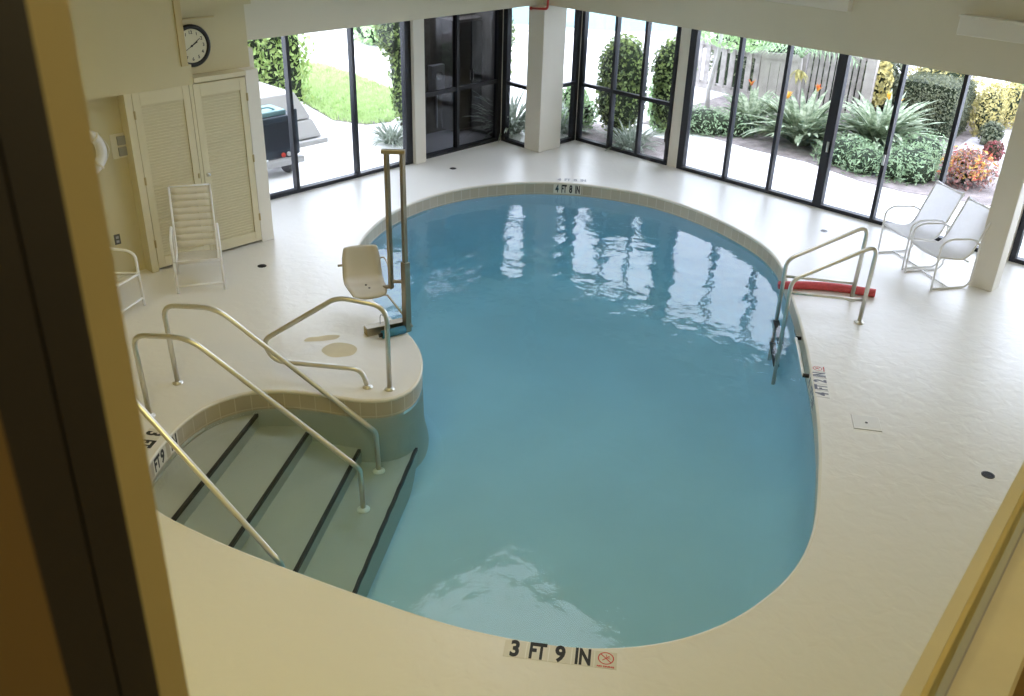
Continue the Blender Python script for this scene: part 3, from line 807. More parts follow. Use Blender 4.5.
def strap_chair(label, loc, rz):
    t = thing('strap_lounge_chair', label, 'chair', loc, rz, 'vinyl strap lounge chairs by the closet')
    W = .257
    for s in (-1, 1):
        x = s * W
        f = MB().tube(rounded([(x, .0, .0), (x, -.01, .60), (x, -.10, .64), (x, -.52, .62), (x, -.60, .56), (x, -.60, .0)], [.08, .06, .06, .08]), .0155, 10).build('side_frame', M['white_metal'], t, smooth=True)
        xr = s * (W - .028)
        MB().tube(rounded([(xr, .02, .40), (xr, -.43, .34), (xr, -.74, 1.03)], [.10]), .012, 8).build('strap_rail', M['white_metal'], f, smooth=True)
    for y, z, nm in ((.005, .385, 'front_bar'), (.0, .09, 'stretcher'), (-.60, .12, 'stretcher')):
        MB().tube([(-W, y, z), (W, y, z)], .012, 8).build(nm, M['white_metal'], t, smooth=True)
    MB().tube([(-W + .03, -.74, 1.03), (W - .03, -.74, 1.03)], .012, 8).build('top_bar', M['white_metal'], t, smooth=True)
    def straps(a, b, n, nm):
        mb = MB(); a, b = Vector(a), Vector(b); dv = (b - a) / n; nn = Vector((0, -dv.z, dv.y)).normalized()
        for k in range(n):
            p = a + dv * (k + .04); q = a + dv * (k + .90)
            xs = [(-W + .028) + (2 * W - .056) * j / 6 for j in range(7)]
            sag = [-.012 * (1 - (2 * j / 6 - 1) ** 2) for j in range(7)]
            lo = [[mb.bm.verts.new((x, c.y + nn.y * (h + .013), c.z + nn.z * (h + .013))) for x, h in zip(xs, sag)] for c in (p, (p + q) / 2 + nn * .006, q)]
            for A_, B_ in zip(lo, lo[1:]):
                for j in range(6): mb.bm.faces.new((A_[j], A_[j+1], B_[j+1], B_[j]))
        o = mb.build(nm, M['strap'], t, smooth=True)
        md = o.modifiers.new('thick', 'SOLIDIFY'); md.thickness = .005; md.offset = 0
    straps((0, .01, .40), (0, -.40, .346), 6, 'seat_straps')
    straps((0, -.45, .385), (0, -.735, 1.02), 9, 'back_straps')
    return t
s1 = strap_chair('high-backed lounge chair with cream straps in front of the louvred doors', (4.635, 9.393, 0), R(152))
s2 = copy_tree(s1); s2.location = (3.754, 9.365, 0); s2.rotation_euler.z = R(-152)
s2['label'] = 'white framed strap chair under the wall outlet, cut off by the jamb'

# ------------------------------------------------------------------ floor fittings
def drain(x, y, label, r=.055, m='drain', mg='black'):
    t = thing('floor_drain', label, 'drain', (x, y, 0), 0, 'round drains in the deck')
    MB().lathe([(r, 0), (r, .003), (r * .86, .004)], (0, 0, 0), 24).build('drain_rim', M[m], t)
    mb = MB()
    for k in range(-3, 4):
        h = math.sqrt(max(0, (r * .8) ** 2 - (k * r * .22) ** 2)); mb.box(k * r * .22 - .003, k * r * .22 + .003, -h, h, .004, .0065)
    mb.build('drain_grate', M[mg], t)
drain(5.548, 9.573, 'dark round floor drain in front of the right louvred door')
drain(7.623, 1.604, 'dark round floor drain alone on the right deck near the sill')
drain(12.009, 5.463, 'small pale grey floor drain between the ladder and the long window', .05, 'midgrey', 'greyplastic')
drain(10.02, 10.995, 'dark round floor drain in front of the dark tinted window')
sk_ = thing('skimmer_lid', 'square pale skimmer lid set in the right deck', 'lid', (7.638, 2.713, 0), R(-57))
MB().box(-.125, .125, -.125, .125, 0, .006).build('lid_plate', M['tile_worn'], sk_, bevel=.003)
MB().lathe([(.014, .006), (.014, .007)], (0, 0, 0), 12).build('finger_hole', M['drain'], sk_)

# dry patches left on the damp lobe
def patch(label, pts):
    c = Vector((sum(p[0] for p in pts) / len(pts), sum(p[1] for p in pts) / len(pts), 0))
    P_ = [Vector((p[0], p[1], 0)) - c for p in pts]; n = len(P_); dense = []
    for i in range(n):
        p0, p1, p2, p3 = P_[i-1], P_[i], P_[(i+1) % n], P_[(i+2) % n]
        for k in range(5):
            t = k / 5
            dense.append(.5 * ((2*p1) + (p2-p0)*t + (2*p0-5*p1+4*p2-p3)*t*t + (3*p1-p0-3*p2+p3)*t**3))
    mb = MB(); mb.bm.faces.new([mb.bm.verts.new((p.x, p.y, .0015)) for p in dense])
    o = mb.build('dry_patch', M['dry']); o.location = c
    tag(o, label, 'floor stain', 'yellowed dry patches on the damp deck lobe')
    if o.data.polygons[0].normal.z < 0: o.data.flip_normals()
patch('thin yellowed dry patch on the deck lobe, nearer the entry handrail', [(4.78,7.56),(4.86,7.60),(4.95,7.55),(5.06,7.50),(5.13,7.42),(5.06,7.38),(4.96,7.42),(4.88,7.47)])
patch('rounded yellowed dry patch on the deck lobe, nearer the grab rail', [(4.77,7.17),(4.80,7.28),(4.92,7.33),(5.03,7.29),(5.10,7.17),(5.08,7.05),(4.97,6.98),(4.86,7.02),(4.79,7.08)])

# ------------------------------------------------------------------ depth markers
def no_diving(parent, x, y, h, z):
    T = Matrix.Translation((x, y + h * .10, z))
    r = h * .37
    mb = MB(); n = 28
    for k in range(n):
        a, b = 2*math.pi*k/n, 2*math.pi*(k+1)/n
        mb.quad(*[T @ Vector((q * math.cos(c), q * math.sin(c), 0)) for q, c in ((r, a), (r, b), (r * .86, b), (r * .86, a))])
    w = r * .07
    for sgn in (1,):
        Q = T @ Matrix.Rotation(R(-45), 4, 'Z'); mb.quad(*[Q @ Vector(p) for p in ((-r * .9, -w, 0), (r * .9, -w, 0), (r * .9, w, 0), (-r * .9, w, 0))])
    mb.build('prohibition_ring', M['redink'], parent)
    mb = MB(); q = T @ Matrix.Rotation(R(40), 4, 'Z')
    mb.quad(*[q @ Vector(p) for p in ((-r*.55, -w*.9, .0003), (r*.3, -w*.9, .0003), (r*.3, w*.9, .0003), (-r*.55, w*.9, .0003))])
    mb.bm.faces.new([mb.bm.verts.new(q @ Vector((r*.45 + r*.12*math.cos(2*math.pi*k/10), r*.12*math.sin(2*math.pi*k/10), .0003))) for k in range(10)])
    for s in (-1, 1):
        mb.quad(*[q @ Vector(p) for p in ((r*.1, s*w*.5, .0003), (r*.22, s*w*.5, .0003), (r*.45, s*r*.42, .0003), (r*.36, s*r*.45, .0003))])
    mb.build('diver_figure', M['redink'], parent)
    text_mesh('caption', 'NO DIVING', h * .13, M['redink'], parent, Matrix.Translation((x, y - h * .40, z)), .0012, 1.15, .0002)

def depth_marker(label, loc, rz, words, tilem, ink, tile=.147, symbol=True, curve=0., size=1., faint=False, rx=0.):
    t = thing('depth_marker', label, 'depth marker', loc, rz, None)
    t.rotation_euler = (rx, 0, rz)
    n = len(words) + (1 if symbol else 0); pitch = tile + .006
    for k in range(n):
        x = (k - (n - 1) / 2) * pitch; y = curve * (x / (n * pitch / 2)) ** 2
        a = math.atan(2 * curve * x / (n * pitch / 2) ** 2)
        q = bpy.data.objects.new('marker_tile', None)
        mb = MB(); T = Matrix.Translation((x, y, 0)) @ Matrix.Rotation(a, 4, 'Z'); h = tile / 2
        mb.box(-h, h, -h, h, 0, .002, T)
        bpy.data.objects.remove(q)
        o = mb.build('marker_tile', tilem, t)
        if k < len(words) and words[k]:
            text_mesh('lettering', words[k], tile * 1.32 * size, ink, o, T @ Matrix.Translation((0, -.002, .0024)), tile * .052, .56 if len(words[k]) > 1 else .72, .0004)
        elif k >= len(words):
            no_diving(o, x, y, tile, .0028)
    return t
a1 = math.atan2(2.569 - 3.135, 3.76 - 3.339)
depth_marker('large 3 FT 9 IN depth marker tiles on the near deck with red no-diving symbol', (3.478, 2.797, 0), a1, ['3', 'FT', '9', 'IN'], M['tile_white'], M['ink'], tile=.142)
a2 = math.atan2(3.574 - 3.216, 8.33 - 7.76)
depth_marker('faded 4 FT 2 IN depth marker tiles on the right deck by the grab bar', (8.045, 3.395, 0), a2, ['4', 'FT', '2', 'IN'], M['tile_worn'], M['inkblue'], tile=.125)
depth_marker('3 FT 9 IN depth marker tiles on the left deck beside the steps', (2.63, 6.85, 0), math.atan2(-.26, -.36), ['3', 'FT', '9', 'IN'], M['tile_white'], M['ink'], tile=.15, symbol=False)
depth_marker('faded depth marker tiles on the far deck above the tile lettering', (11.03, 9.32, 0), math.atan2(9.033 - 9.5, 11.148 - 10.73), ['4', 'FT', '8', 'IN'], M['tile_worn'], M['greyplastic'], tile=.12, symbol=False)

def face_marker(label, s0, words, tile=.15, tw=.15, ink='ink', z=-.108, rev=False):
    """tiles on the vertical waterline band, following the edge from arc index s0"""
    t = thing('tile_depth_marker', label, 'depth marker', (OUT[s0].x, OUT[s0].y, z))
    base = Vector((OUT[s0].x, OUT[s0].y, z))
    acc = 0; i = s0; step = 1
    for k, wd in enumerate(words):
        goal = (k + .5) * (tw + .004)
        while acc < goal:
            acc += (OUT[(i+1) % NO] - OUT[i % NO]).length; i = (i + 1) % NO
        p = OUT[i] + NRM[i] * .008; tn = (OUT[(i+1) % NO] - OUT[i-1]).normalized(); inn = -NRM[i]
        up = Vector((0, 0, 1))
        T = Matrix.Identity(4)
        for r_ in range(3):
            T[r_][0], T[r_][1], T[r_][2], T[r_][3] = tn[r_], up[r_], inn[r_], (p - base + Vector((0, 0, z)))[r_]
        mb = MB(); h = tile / 2; mb.box(-tw / 2, tw / 2, -h * .98, h * .98, 0, .003, T)
        o = mb.build('marker_tile', M['tile_white'], t)
        text_mesh('lettering', wd, tile * 1.15, M[ink], o, T @ Matrix.Translation((0, 0, .0034)), tile * .045, (.60 if len(wd) > 1 else .75) * tw / .15, .0004)
near_i = lambda x, y: min(range(NO), key=lambda i: (OUT[i] - Vector((x, y, 0))).length)
i0 = near_i(10.69, 9.49)
face_marker('4 FT 8 IN depth lettering on the far waterline tiles', i0, ['4', 'FT', '8', 'IN'], tw=.112)
face_marker('depth lettering on the left waterline tiles beside the shallow steps', near_i(2.42, 6.45), ['3', 'FT', '9', 'IN'])
face_marker('worn 4 FT 2 IN lettering on the right waterline tiles below the deck marker', near_i(8.20, 3.60), ['4', 'FT', '2', 'IN'], ink='inkblue')

# ------------------------------------------------------------------ outside: ground
G = -.05
def ground(name, pts, z, mat, label):
    mb = MB(); mb.prism(pts, z - .04, z)
    return smesh(mb, name, mat, label)
ground('outdoor_paving', [(6.0, 11.78), (12.98, 11.78), (12.98, -3), (45, -3), (45, 45), (-2, 45), (-2, 11.95), (6, 11.95)], G, M['concrete'], 'white concrete paving outside the glass')
BED = [(14.9, 10.9), (15.15, 9.8), (15.0, 8.5), (15.05, 7.4), (14.75, 6.3), (14.75, 5.5), (15.1, 4.5), (15.3, 3.2), (19, 3.0), (21.5, 5.0), (22, 8.0), (18.3, 11.2)]
ground('planting_bed', BED, G + .012, M['soil'], 'brown mulch bed along the white walk')
ground('gravel_path', [(17.0, 5.85), (16.6, 5.2), (17.2, 4.5), (19.5, 4.9), (22.5, 5.6), (22.0, 6.6), (19.6, 6.15)], G + .02, M['gravel'], 'pale gravel path behind the red-leaved shrubs')
ground('corner_bed', [(12.0, 11.82), (12.5, 11.82), (12.55, 11.35), (12.98, 11.3), (12.98, 11.0), (13.1, 9.0), (13.7, 9.0), (14.3, 9.9), (14.2, 11.4), (13.6, 12.7), (12.4, 13.2), (11.9, 12.8)], G + .012, M['soil'], 'dark mulch bed around the outside corner')
LAWN = [(10.45, 14.85), (10.72, 14.2), (11.2, 14.05), (11.75, 14.4), (12.9, 15.9), (13.2, 17.8), (13.3, 19.3), (12.5, 20.2), (11.2, 17.6), (10.7, 15.9)]
ground('lawn_soil', LAWN, G + .012, M['soil'], 'soil edge under the grass strip')

def inside(p, poly):
    c = False
    for (x1, y1), (x2, y2) in zip(poly, poly[1:] + poly[:1]):
        if (y1 > p[1]) != (y2 > p[1]) and p[0] < (x2 - x1) * (p[1] - y1) / (y2 - y1) + x1: c = not c
    return c
def raw(name, verts, faces, mat, parent=None):
    me = bpy.data.meshes.new(name); me.from_pydata(verts, [], faces); me.update(); me.materials.append(mat)
    o = bpy.data.objects.new(name, me); col.objects.link(o)
    if parent: o.parent = parent
    return o
rnd = random.Random(11)
xs = [p[0] for p in LAWN]; ys = [p[1] for p in LAWN]; V, F = [], []
n = 0
while n < 15000:
    p = (rnd.uniform(min(xs), max(xs)), rnd.uniform(min(ys), max(ys)))
    if not inside(p, LAWN): continue
    n += 1; a = rnd.uniform(0, 6.28); w = .014; h = rnd.uniform(.05, .10); dx, dy = math.cos(a), math.sin(a)
    lean = rnd.uniform(-.05, .05); i = len(V)
    V += [(p[0]-dx*w, p[1]-dy*w, G+.01), (p[0]+dx*w, p[1]+dy*w, G+.01), (p[0]-dy*lean, p[1]+dx*lean, G+.01+h)]; F.append((i, i+1, i+2))
tag(raw('lawn_grass', V, F, L['lawn']), 'bright green grass strip curving through the white paving', 'lawn', None, 'stuff')

# ------------------------------------------------------------------ plants
def rand_dir(r):
    z = r.uniform(-1, 1); a = r.uniform(0, 2*math.pi); s = math.sqrt(1 - z*z); return Vector((s*math.cos(a), s*math.sin(a), z))
def leaf(V, F, p, n, size, r, ratio=.5):
    t = n.orthogonal().normalized(); t = Matrix.Rotation(r.uniform(0, 6.28), 3, n) @ t; b = n.cross(t)
    i = len(V); l, w = size, size * ratio
    V += [p - t*l*.5, p + b*w*.5 + n*l*.06, p + t*l*.5 - n*l*.1, p - b*w*.5 + n*l*.06]
    F.append((i, i+1, i+2, i+3))
def blob_foliage(parts, count, size, r, box=False, depth=.22, ratio=.55, rag=.12):
    V, F = [], []; tot = sum(q[3] * q[4] + q[4] * q[5] + q[3] * q[5] for q in parts)
    for (cx, cy, cz, a, b, c) in parts:
        k = int(count * (a*b + b*c + a*c) / tot)
        for _ in range(k):
            d = rand_dir(r)
            if box:
                m = max(abs(d.x), abs(d.y), abs(d.z)); q = d / m
                q = q * (1 - .12 * (q.length - 1))
            else: q = d
            s = 1 - r.random() ** 2 * depth + r.uniform(-rag, rag) * .6
            p = Vector((cx + q.x * a * s, cy + q.y * b * s, cz + q.z * c * s))
            if p.z < G + .02: p.z = G + .02 + r.random() * .05
            nn = (Vector((d.x / a, d.y / b, d.z / c)).normalized() + rand_dir(r) * .8).normalized()
            leaf(V, F, p, nn, size * r.uniform(.6, 1.3), r, ratio)
    return V, F
def core_mesh(parts, k=.80, box=False):
    mb = MB()
    for (cx, cy, cz, a, b, c) in parts:
        if box:
            T = Matrix.Translation((cx, cy, cz)); mb.box(-a*k, a*k, -b*k, b*k, -c*k, c*k, T)
        else:
            seg, rows = 14, 9; prof = [(max(.02, math.sin(math.pi * j / rows)) * k, -math.cos(math.pi * j / rows) * k) for j in range(rows + 1)]
            rings = []
            for (q, h) in prof:
                rings.append([mb.bm.verts.new((cx + a*q*math.cos(2*math.pi*i/seg), cy + b*q*math.sin(2*math.pi*i/seg), max(G + .01, cz + c*h))) for i in range(seg)])
            for A_, B_ in zip(rings, rings[1:]):
                for i in range(seg): mb.bm.faces.new((A_[i], A_[(i+1) % seg], B_[(i+1) % seg], B_[i]))
            mb.bm.faces.new(rings[0][::-1]); mb.bm.faces.new(rings[-1])
    return mb
def bush(name, label, cat, loc, parts, mat, count=1500, size=.09, box=False, group=None, stem=None, seed=1, core=.8, ratio=.55, rag=.12):
    r = random.Random(seed); t = thing(name, label, cat, (loc[0], loc[1], G), 0, group)
    V, F = blob_foliage([(x, y, z, a, b, c) for x, y, z, a, b, c in parts], count, size, r, box, ratio=ratio, rag=rag)
    V = [Vector(v) for v in V]
    for v in V: v.z = max(v.z, .01)
    raw('foliage', V, F, L[mat], t)
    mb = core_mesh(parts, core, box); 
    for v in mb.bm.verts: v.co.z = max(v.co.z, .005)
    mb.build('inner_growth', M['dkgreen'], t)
    if stem:
        MB().tube([(0, 0, 0), (.01, .02, stem * .5), (0, 0, stem)], .045, 8, r1=.035).build('stem', M['bark'], t, smooth=True)
    return t
# clipped hedge seen through the first window
bush('clipped_hedge', 'tall clipped green hedge behind the pale cover in the left window', 'hedge', (8.85, 16.9), [(0, 0, 1.1, 1.95, 1.2, 1.1)], 'hedge', 15000, .12, True, seed=2, core=.84, rag=.05)
bush('flowering_shrub', 'round green shrub at the far end of the white walk, upper left window', 'shrub', (16.3, 20.6), [(0, 0, .4, .9, 1.0, .55), (.8, .5, .6, .9, .9, .7)], 'fresh', 1500, .17, seed=3)
bush('climbing_shrub', 'tall narrow leafy shrub at the right edge of the left window', 'shrub', (11.22, 13.72), [(0, 0, 1.0, .22, .25, 1.0), (-.12, .05, 1.75, .34, .32, .55), (.1, 0, .45, .2, .25, .4)], 'topiary', 1500, .10, seed=4, stem=.4)
bush('round_topiary', 'large clipped topiary shrub with rounded top behind the three-pane window', 'topiary shrub', (13.75, 10.56), [(0, 0, 1.22, .46, .46, .62), (0, 0, .75, .47, .46, .72)], 'topiary', 3800, .075, group='topiary shrubs outside the corner', seed=5, stem=.3, core=.88, rag=.06)
bush('round_topiary', 'smaller topiary shrub partly hidden by the white post', 'topiary shrub', (14.15, 9.74), [(0, 0, 1.35, .40, .40, .50), (0, 0, .85, .33, .33, .62)], 'topiary', 2600, .075, group='topiary shrubs outside the corner', seed=6, stem=.3, core=.86, rag=.06)
bush('leafy_shrub', 'loose light green shrub beside the white post, left end of the long window', 'shrub', (15.25, 10.65), [(0, 0, .55, .35, .30, .55), (.1, .0, 1.05, .30, .28, .35)], 'fresh', 1100, .10, seed=7)
bush('leafy_shrub', 'low green shrub left of the large topiary', 'shrub', (13.55, 11.35), [(0, 0, .30, .35, .35, .32), (.25, .35, .4, .3, .3, .38)], 'fresh', 900, .10, seed=8)
bush('leafy_shrub', 'small pale green shrub between the two topiary shrubs', 'shrub', (14.7, 10.25), [(0, 0, .35, .30, .30, .36)], 'fresh', 500, .09, seed=9)
bush('leafy_shrub', 'dark leafy shrub behind the narrow left corner window', 'shrub', (12.95, 12.95), [(0, 0, .9, .25, .28, .9), (.05, .05, 1.6, .33, .33, .5)], 'topiary', 1500, .10, seed=10, stem=.4)
def ground_cover(label, loc, parts, seed, n=1600):
    return bush('juniper_shrub', label, 'ground cover shrub', loc, parts, 'juniper', n, .085, seed=seed, group='low junipers along the walk', ratio=.32, rag=.3)
ground_cover('low green juniper under the pale fence, left end of the bed', (15.4, 9.75), [(0, 0, .16, .48, .55, .30), (.3, -.5, .13, .45, .4, .26)], 21, 1500)
ground_cover('low green juniper right of the thick mullion, in front of the second strap-leaf clump', (15.55, 6.95), [(0, 0, .15, .55, .50, .30), (-.15, -.45, .14, .5, .4, .27)], 22, 1800)
ground_cover('broad low green juniper spreading in front of the dark hedge', (15.75, 5.95), [(0, 0, .17, .80, .42, .32), (.7, .1, .18, .7, .45, .34), (-.2, -.3, .14, .5, .3, .28)], 23, 2800)
# dark clipped hedge and yellow shrubs
bush('dark_hedge', 'dark brown-green clipped hedge behind the broad juniper', 'hedge', (18.75, 6.82), [(0, 0, .53, .50, .58, .53)], 'dark', 11000, .055, True, seed=31, core=.86, rag=.05)
bush('yellow_shrub', 'yellow-green flowering hedge top rising behind the dark hedge', 'shrub', (20.2, 7.3), [(0, 0, .45, .5, .9, .75)], 'yellow', 3000, .08, seed=32, rag=.2)
bush('yellow_shrub', 'tall yellow-leaved shrub to the right of the dark hedge', 'shrub', (19.4, 6.02), [(0, 0, .45, .42, .30, .55), (.9, -.05, .45, .4, .34, .5)], 'yellow', 3200, .07, seed=33, core=.7, rag=.2)
bush('yellow_shrub', 'yellow-leaved shrub above the second strap-leaf clump', 'shrub', (18.25, 7.75), [(0, 0, .85, .22, .20, .45)], 'yellow', 500, .12, seed=34, stem=.6, core=.6)
bush('dark_shrub', 'dark leafy shrub at the end of the board fence', 'shrub', (18.9, 8.0), [(0, 0, .65, .5, .42, .65)], 'dark', 1500, .10, seed=35)
bush('small_dark_shrub', 'small dark shrub on the gravel path right of the yellow shrub', 'shrub', (18.7, 5.65), [(0, 0, .22, .22, .22, .24)], 'dark', 420, .08, seed=36)
bush('green_shrub', 'bright green shrub at the far right end of the gravel path', 'shrub', (21.4, 5.95), [(0, 0, .5, .4, .3, .55)], 'fresh', 700, .12, seed=37)
# crotons
t = bush('croton_shrub', 'large red and yellow leaved croton behind the sling chairs', 'croton', (15.85, 4.98), [(0, 0, .22, .38, .36, .30), (0.05, .1, .36, .30, .28, .22)], 'crotondark', 1500, .075, seed=41, core=.6, rag=.5)
r_ = random.Random(5); V, F = [], []
for _ in range(750):
    d = rand_dir(r_); d.z = abs(d.z) ** .6
    k_ = .75 + .3 * math.sin(5 * math.atan2(d.y, d.x) + 1) * .5 + r_.uniform(-.2, .15)
    p = Vector((.05 + d.x * .48 * k_, .05 + d.y * .44 * k_, .16 + d.z * .42 * k_)); p += rand_dir(r_) * .06
    leaf(V, F, p, (d + rand_dir(r_) * .9).normalized(), r_.uniform(.05, .11), r_, .45)
raw('coloured_leaves', V, F, L['croton'], t)
bush('red_shrub', 'small red-leaved plant on the gravel just behind the large croton', 'shrub', (17.75, 5.25), [(0, 0, .16, .17, .17, .19)], 'redleaf', 300, .08, seed=42)
bush('red_shrub', 'red-leaved plant at the far right beside the white column', 'shrub', (19.4, 5.28), [(0, 0, .26, .2, .2, .28)], 'redleaf', 380, .09, seed=43)

def blade(V, F, base, az, length, lean, width, r, seg=6, droop=1.2):
    h = Vector((math.cos(az), math.sin(az), 0)); side = Vector((-h.y, h.x, 0)); p = Vector(base); th = lean; i0 = len(V)
    st = length / seg
    for k in range(seg + 1):
        f = k / seg; w = width * (.5 + .9 * math.sin(math.pi * min(.97, .12 + f * .86))) * (1 if f < .8 else (1 - f) / .2 * .9 + .1)
        up = Vector((-h.x * math.cos(th), -h.y * math.cos(th), math.sin(th)))
        V += [p - side * w / 2 + up * w * .18, p, p + side * w / 2 + up * w * .18]
        p = p + (h * math.sin(th) + Vector((0, 0, math.cos(th)))) * st
        th += droop / seg * (1 + .3 * r.random())
    for k in range(seg):
        a = i0 + k * 3; F += [(a, a+1, a+4, a+3), (a+1, a+2, a+5, a+4)]
def strap_clump(name, label, loc, n, length, width, mat, seed, flowers=(), group=None, lean=(.1, 1.0), rad=.16, droop=1.1, cat='strap-leaf plant'):
    r = random.Random(seed); t = thing(name, label, cat, (loc[0], loc[1], G), 0, group); V, F = [], []
    for k in range(n):
        a = r.uniform(0, 6.28); q = rad * math.sqrt(r.random())
        blade(V, F, (q * math.cos(a), q * math.sin(a), 0), a + r.uniform(-.5, .5), length * r.uniform(.65, 1.1), r.uniform(*lean), width * r.uniform(.8, 1.2), r, droop=droop * r.uniform(.6, 1.2))
    raw('blades', V, F, L[mat], t)
    for (dx, dy, z, m) in flowers:
        s = MB().tube([(dx * .4, dy * .4, 0), (dx * .8, dy * .8, z * .6), (dx, dy, z)], .012, 6).build('flower_stalk', L['strap'], t)
        V, F = [], []
        for k in range(9):
            blade(V, F, (dx, dy, z - .03), r.uniform(0, 6.28), r.uniform(.10, .16), r.uniform(.0, .7), .04, r, 3, .3)
        raw('petals', V, F, L[m], s)
    return t
grp = 'strap-leaved clumps along the fence'
strap_clump('strap_leaf_plant', 'grey-green strap-leaved clump under the pale fence panel, leftmost of three', (16.3, 9.35), 130, .85, .07, 'strap', 51, [(.1, .12, .80, 'redor')], grp)
strap_clump('strap_leaf_plant', 'strap-leaved clump left of the thick mullion, middle of three', (16.0, 8.05), 180, 1.12, .078, 'strap', 52, [(-.1, .35, .82, 'orange'), (.1, -.1, 1.0, 'redor')], grp)
strap_clump('strap_leaf_plant', 'large strap-leaved clump right of the thick mullion, with two orange flowers', (16.75, 6.95), 180, 1.22, .078, 'strap', 53, [(0, -.05, .95, 'orange'), (.05, -.2, .88, 'orange')], grp)
strap_clump('ornamental_grass', 'grey spiky grass clump at the right side of the left window', (10.32, 12.95), 130, .52, .022, 'grey', 54, lean=(.1, 1.1), rad=.12, cat='grass clump')
strap_clump('fern_clump', 'feathery green clump low in the narrow left corner window', (12.38, 11.98), 150, 1.0, .035, 'grey', 55, rad=.15, cat='fern')
strap_clump('fern_clump', 'feathery green clump low in the narrow right corner window', (13.15, 11.45), 120, .72, .035, 'grey', 56, rad=.16, cat='fern')
strap_clump('fern_clump', 'dark feathery clump at the foot of the large topiary', (13.35, 9.95), 120, .55, .03, 'grey', 57, rad=.2, cat='fern')
strap_clump('fern_clump', 'small spiky clump outside the pane right of the white column', (13.6, 3.0), 80, .42, .03, 'grey', 58, rad=.12, cat='fern')

# palm over the fence
pl = thing('small_palm', 'small palm with arching fronds hanging before the board fence', 'palm', (16.9, 8.75, G))
MB().tube([(0, 0, 0), (.04, .02, .7), (.02, .05, 1.33)], .05, 10, r1=.035).build('trunk', M['wood'], pl, smooth=True)
r_ = random.Random(3)
for k in range(11):
    az = 2*math.pi*k/11 + .2; ln = r_.uniform(1.0, 1.35); th = r_.uniform(.35, .8); p = Vector((.02, .05, 1.33)); h = Vector((math.cos(az), math.sin(az), 0))
    side = Vector((-h.y, h.x, 0)); spine = [p.copy()]; V, F = [], []
    for j in range(14):
        p = p + (h * math.sin(th) + Vector((0, 0, math.cos(th)))) * ln / 14; th += .12; spine.append(p.copy())
        if j > 1:
            for s in (-1, 1):
                l = .36 * math.sin(math.pi * (j + 2) / 17); q = p + side * s * l + h * l * .5 - Vector((0, 0, l * .55)); i = len(V)
                V += [p - h * .018, p + h * .018, q]; F.append((i, i+1, i+2))
    fr = MB().tube(spine, .012, 5, r1=.004).build('frond', L['palm'], pl)
    raw('leaflets', V, F, L['palm'], fr)
V, F = [], []
for k in range(14):
    blade(V, F, (.0, .05, 1.12), r_.uniform(0, 6.28), r_.uniform(.2, .35), r_.uniform(1.8, 2.5), .04, r_, 4, .6)
raw('flower_spathes', V, F, L['yellow'], pl)

# young tree with pale trunk in front of the fence
tr = thing('young_tree', 'pale slender curved tree trunk in front of the left fence panel', 'tree', (17.0, 10.78, G))
MB().tube([(0, 0, 0), (.02, .03, .35), (-.02, -.06, .75), (.0, -.12, 1.1), (.05, -.1, 2.0)], .055, 10, r1=.035).build('trunk', M['trunk_pale'], tr, smooth=True)
V, F = blob_foliage([(.15, -.5, 1.62, .7, 1.1, .38)], 900, .12, random.Random(61)); raw('foliage', [Vector(v) for v in V], F, L['fresh'], tr)

# ------------------------------------------------------------------ board fence
def fence(name, label, a, b, n, gap, z0, z1, mat, rails=True, cap=True):
    A, B = Vector((*a, G)), Vector((*b, G)); Ln = (B - A).length; d = (B - A).normalized()
    t = thing(name, label, 'fence', A, math.atan2(d.y, d.x), 'weathered fence panels behind the bed')
    p = Ln / n; mb = MB()
    for k in range(n):
        h = random.uniform(-.015, .015); mb.box(k * p + gap / 2, (k + 1) * p - gap / 2, -.012, .012, z0, z1 + h)
    mb.build('boards', M[mat], t)
    mb = MB(); mb.box(0, Ln, .012, .05, z0 + .06, z0 + .15); mb.build('rail', M[mat], t)
    MB().box(0, Ln, .012, .05, z1 - .2, z1 - .11).build('rail', M[mat], t)
    MB().box(0, Ln, -.03, -.012, z0, z0 + .10).build('kick_board', M[mat], t)
    if cap: MB().box(0, Ln, -.03, -.012, z1 - .12, z1).build('cap_board', M[mat], t)
    for x in (0.03, Ln - .03):
        MB().box(x - .045, x + .045, .05, .13, 0, z1 + .04).build('post', M[mat], t)
    return t
fence('board_fence', 'weathered fence panel with wide gaps between boards, behind the pale trunk', (17.85, 12.35), (17.62, 10.0), 11, .09, .20, 1.22, 'wood')
fence('board_fence', 'pale close-boarded fence panel to the right of the thin second mullion', (17.55, 9.98), (17.85, 9.30), 4, .01, .18, 1.20, 'wood_pale')
fence('board_fence', 'long narrow-boarded fence behind the palm and strap-leaved clumps', (17.95, 9.30), (18.1, 7.92), 12, .035, .05, 1.45, 'wood', cap=False)
pp_ = thing('fence_post', 'wide pale fence post just right of the thick mullion', 'post', (18.0, 7.86, G))
MB().box(-.05, .05, -.10, .10, 0, 1.35).build('post_shaft', M['wood_pale'], pp_, bevel=.005)
MB().box(-.065, .065, -.115, .115, 1.35, 1.39).build('post_cap', M['wood_pale'], pp_)
# dark shrubs mass behind the fence keep the panel gaps dark
bush('dark_hedge', 'dark evergreen hedge glimpsed through the gaps of the fence panels', 'hedge', (19.3, 10.2), [(0, 0, .65, .55, 1.9, .65)], 'dark', 3500, .11, True, seed=71, core=.9)

# turquoise pool beyond
t = thing('outdoor_pool', 'bright turquoise pool water far beyond the corner windows', 'pool', (25.2, 20.8, G))
PO = [(x - 25.2, y - 20.8) for x, y in ((20.5, 19.96), (21.3, 18.77), (22.06, 17.2), (27.2, 13.5), (36, 22), (30, 32), (24, 26))]
MB().prism(PO, .01, .07).build('pool_water', M['turq'], t)
MB().tube([(x, y, .07) for x, y in PO], .10, 8, True).build('pool_coping', M['concrete'], t)

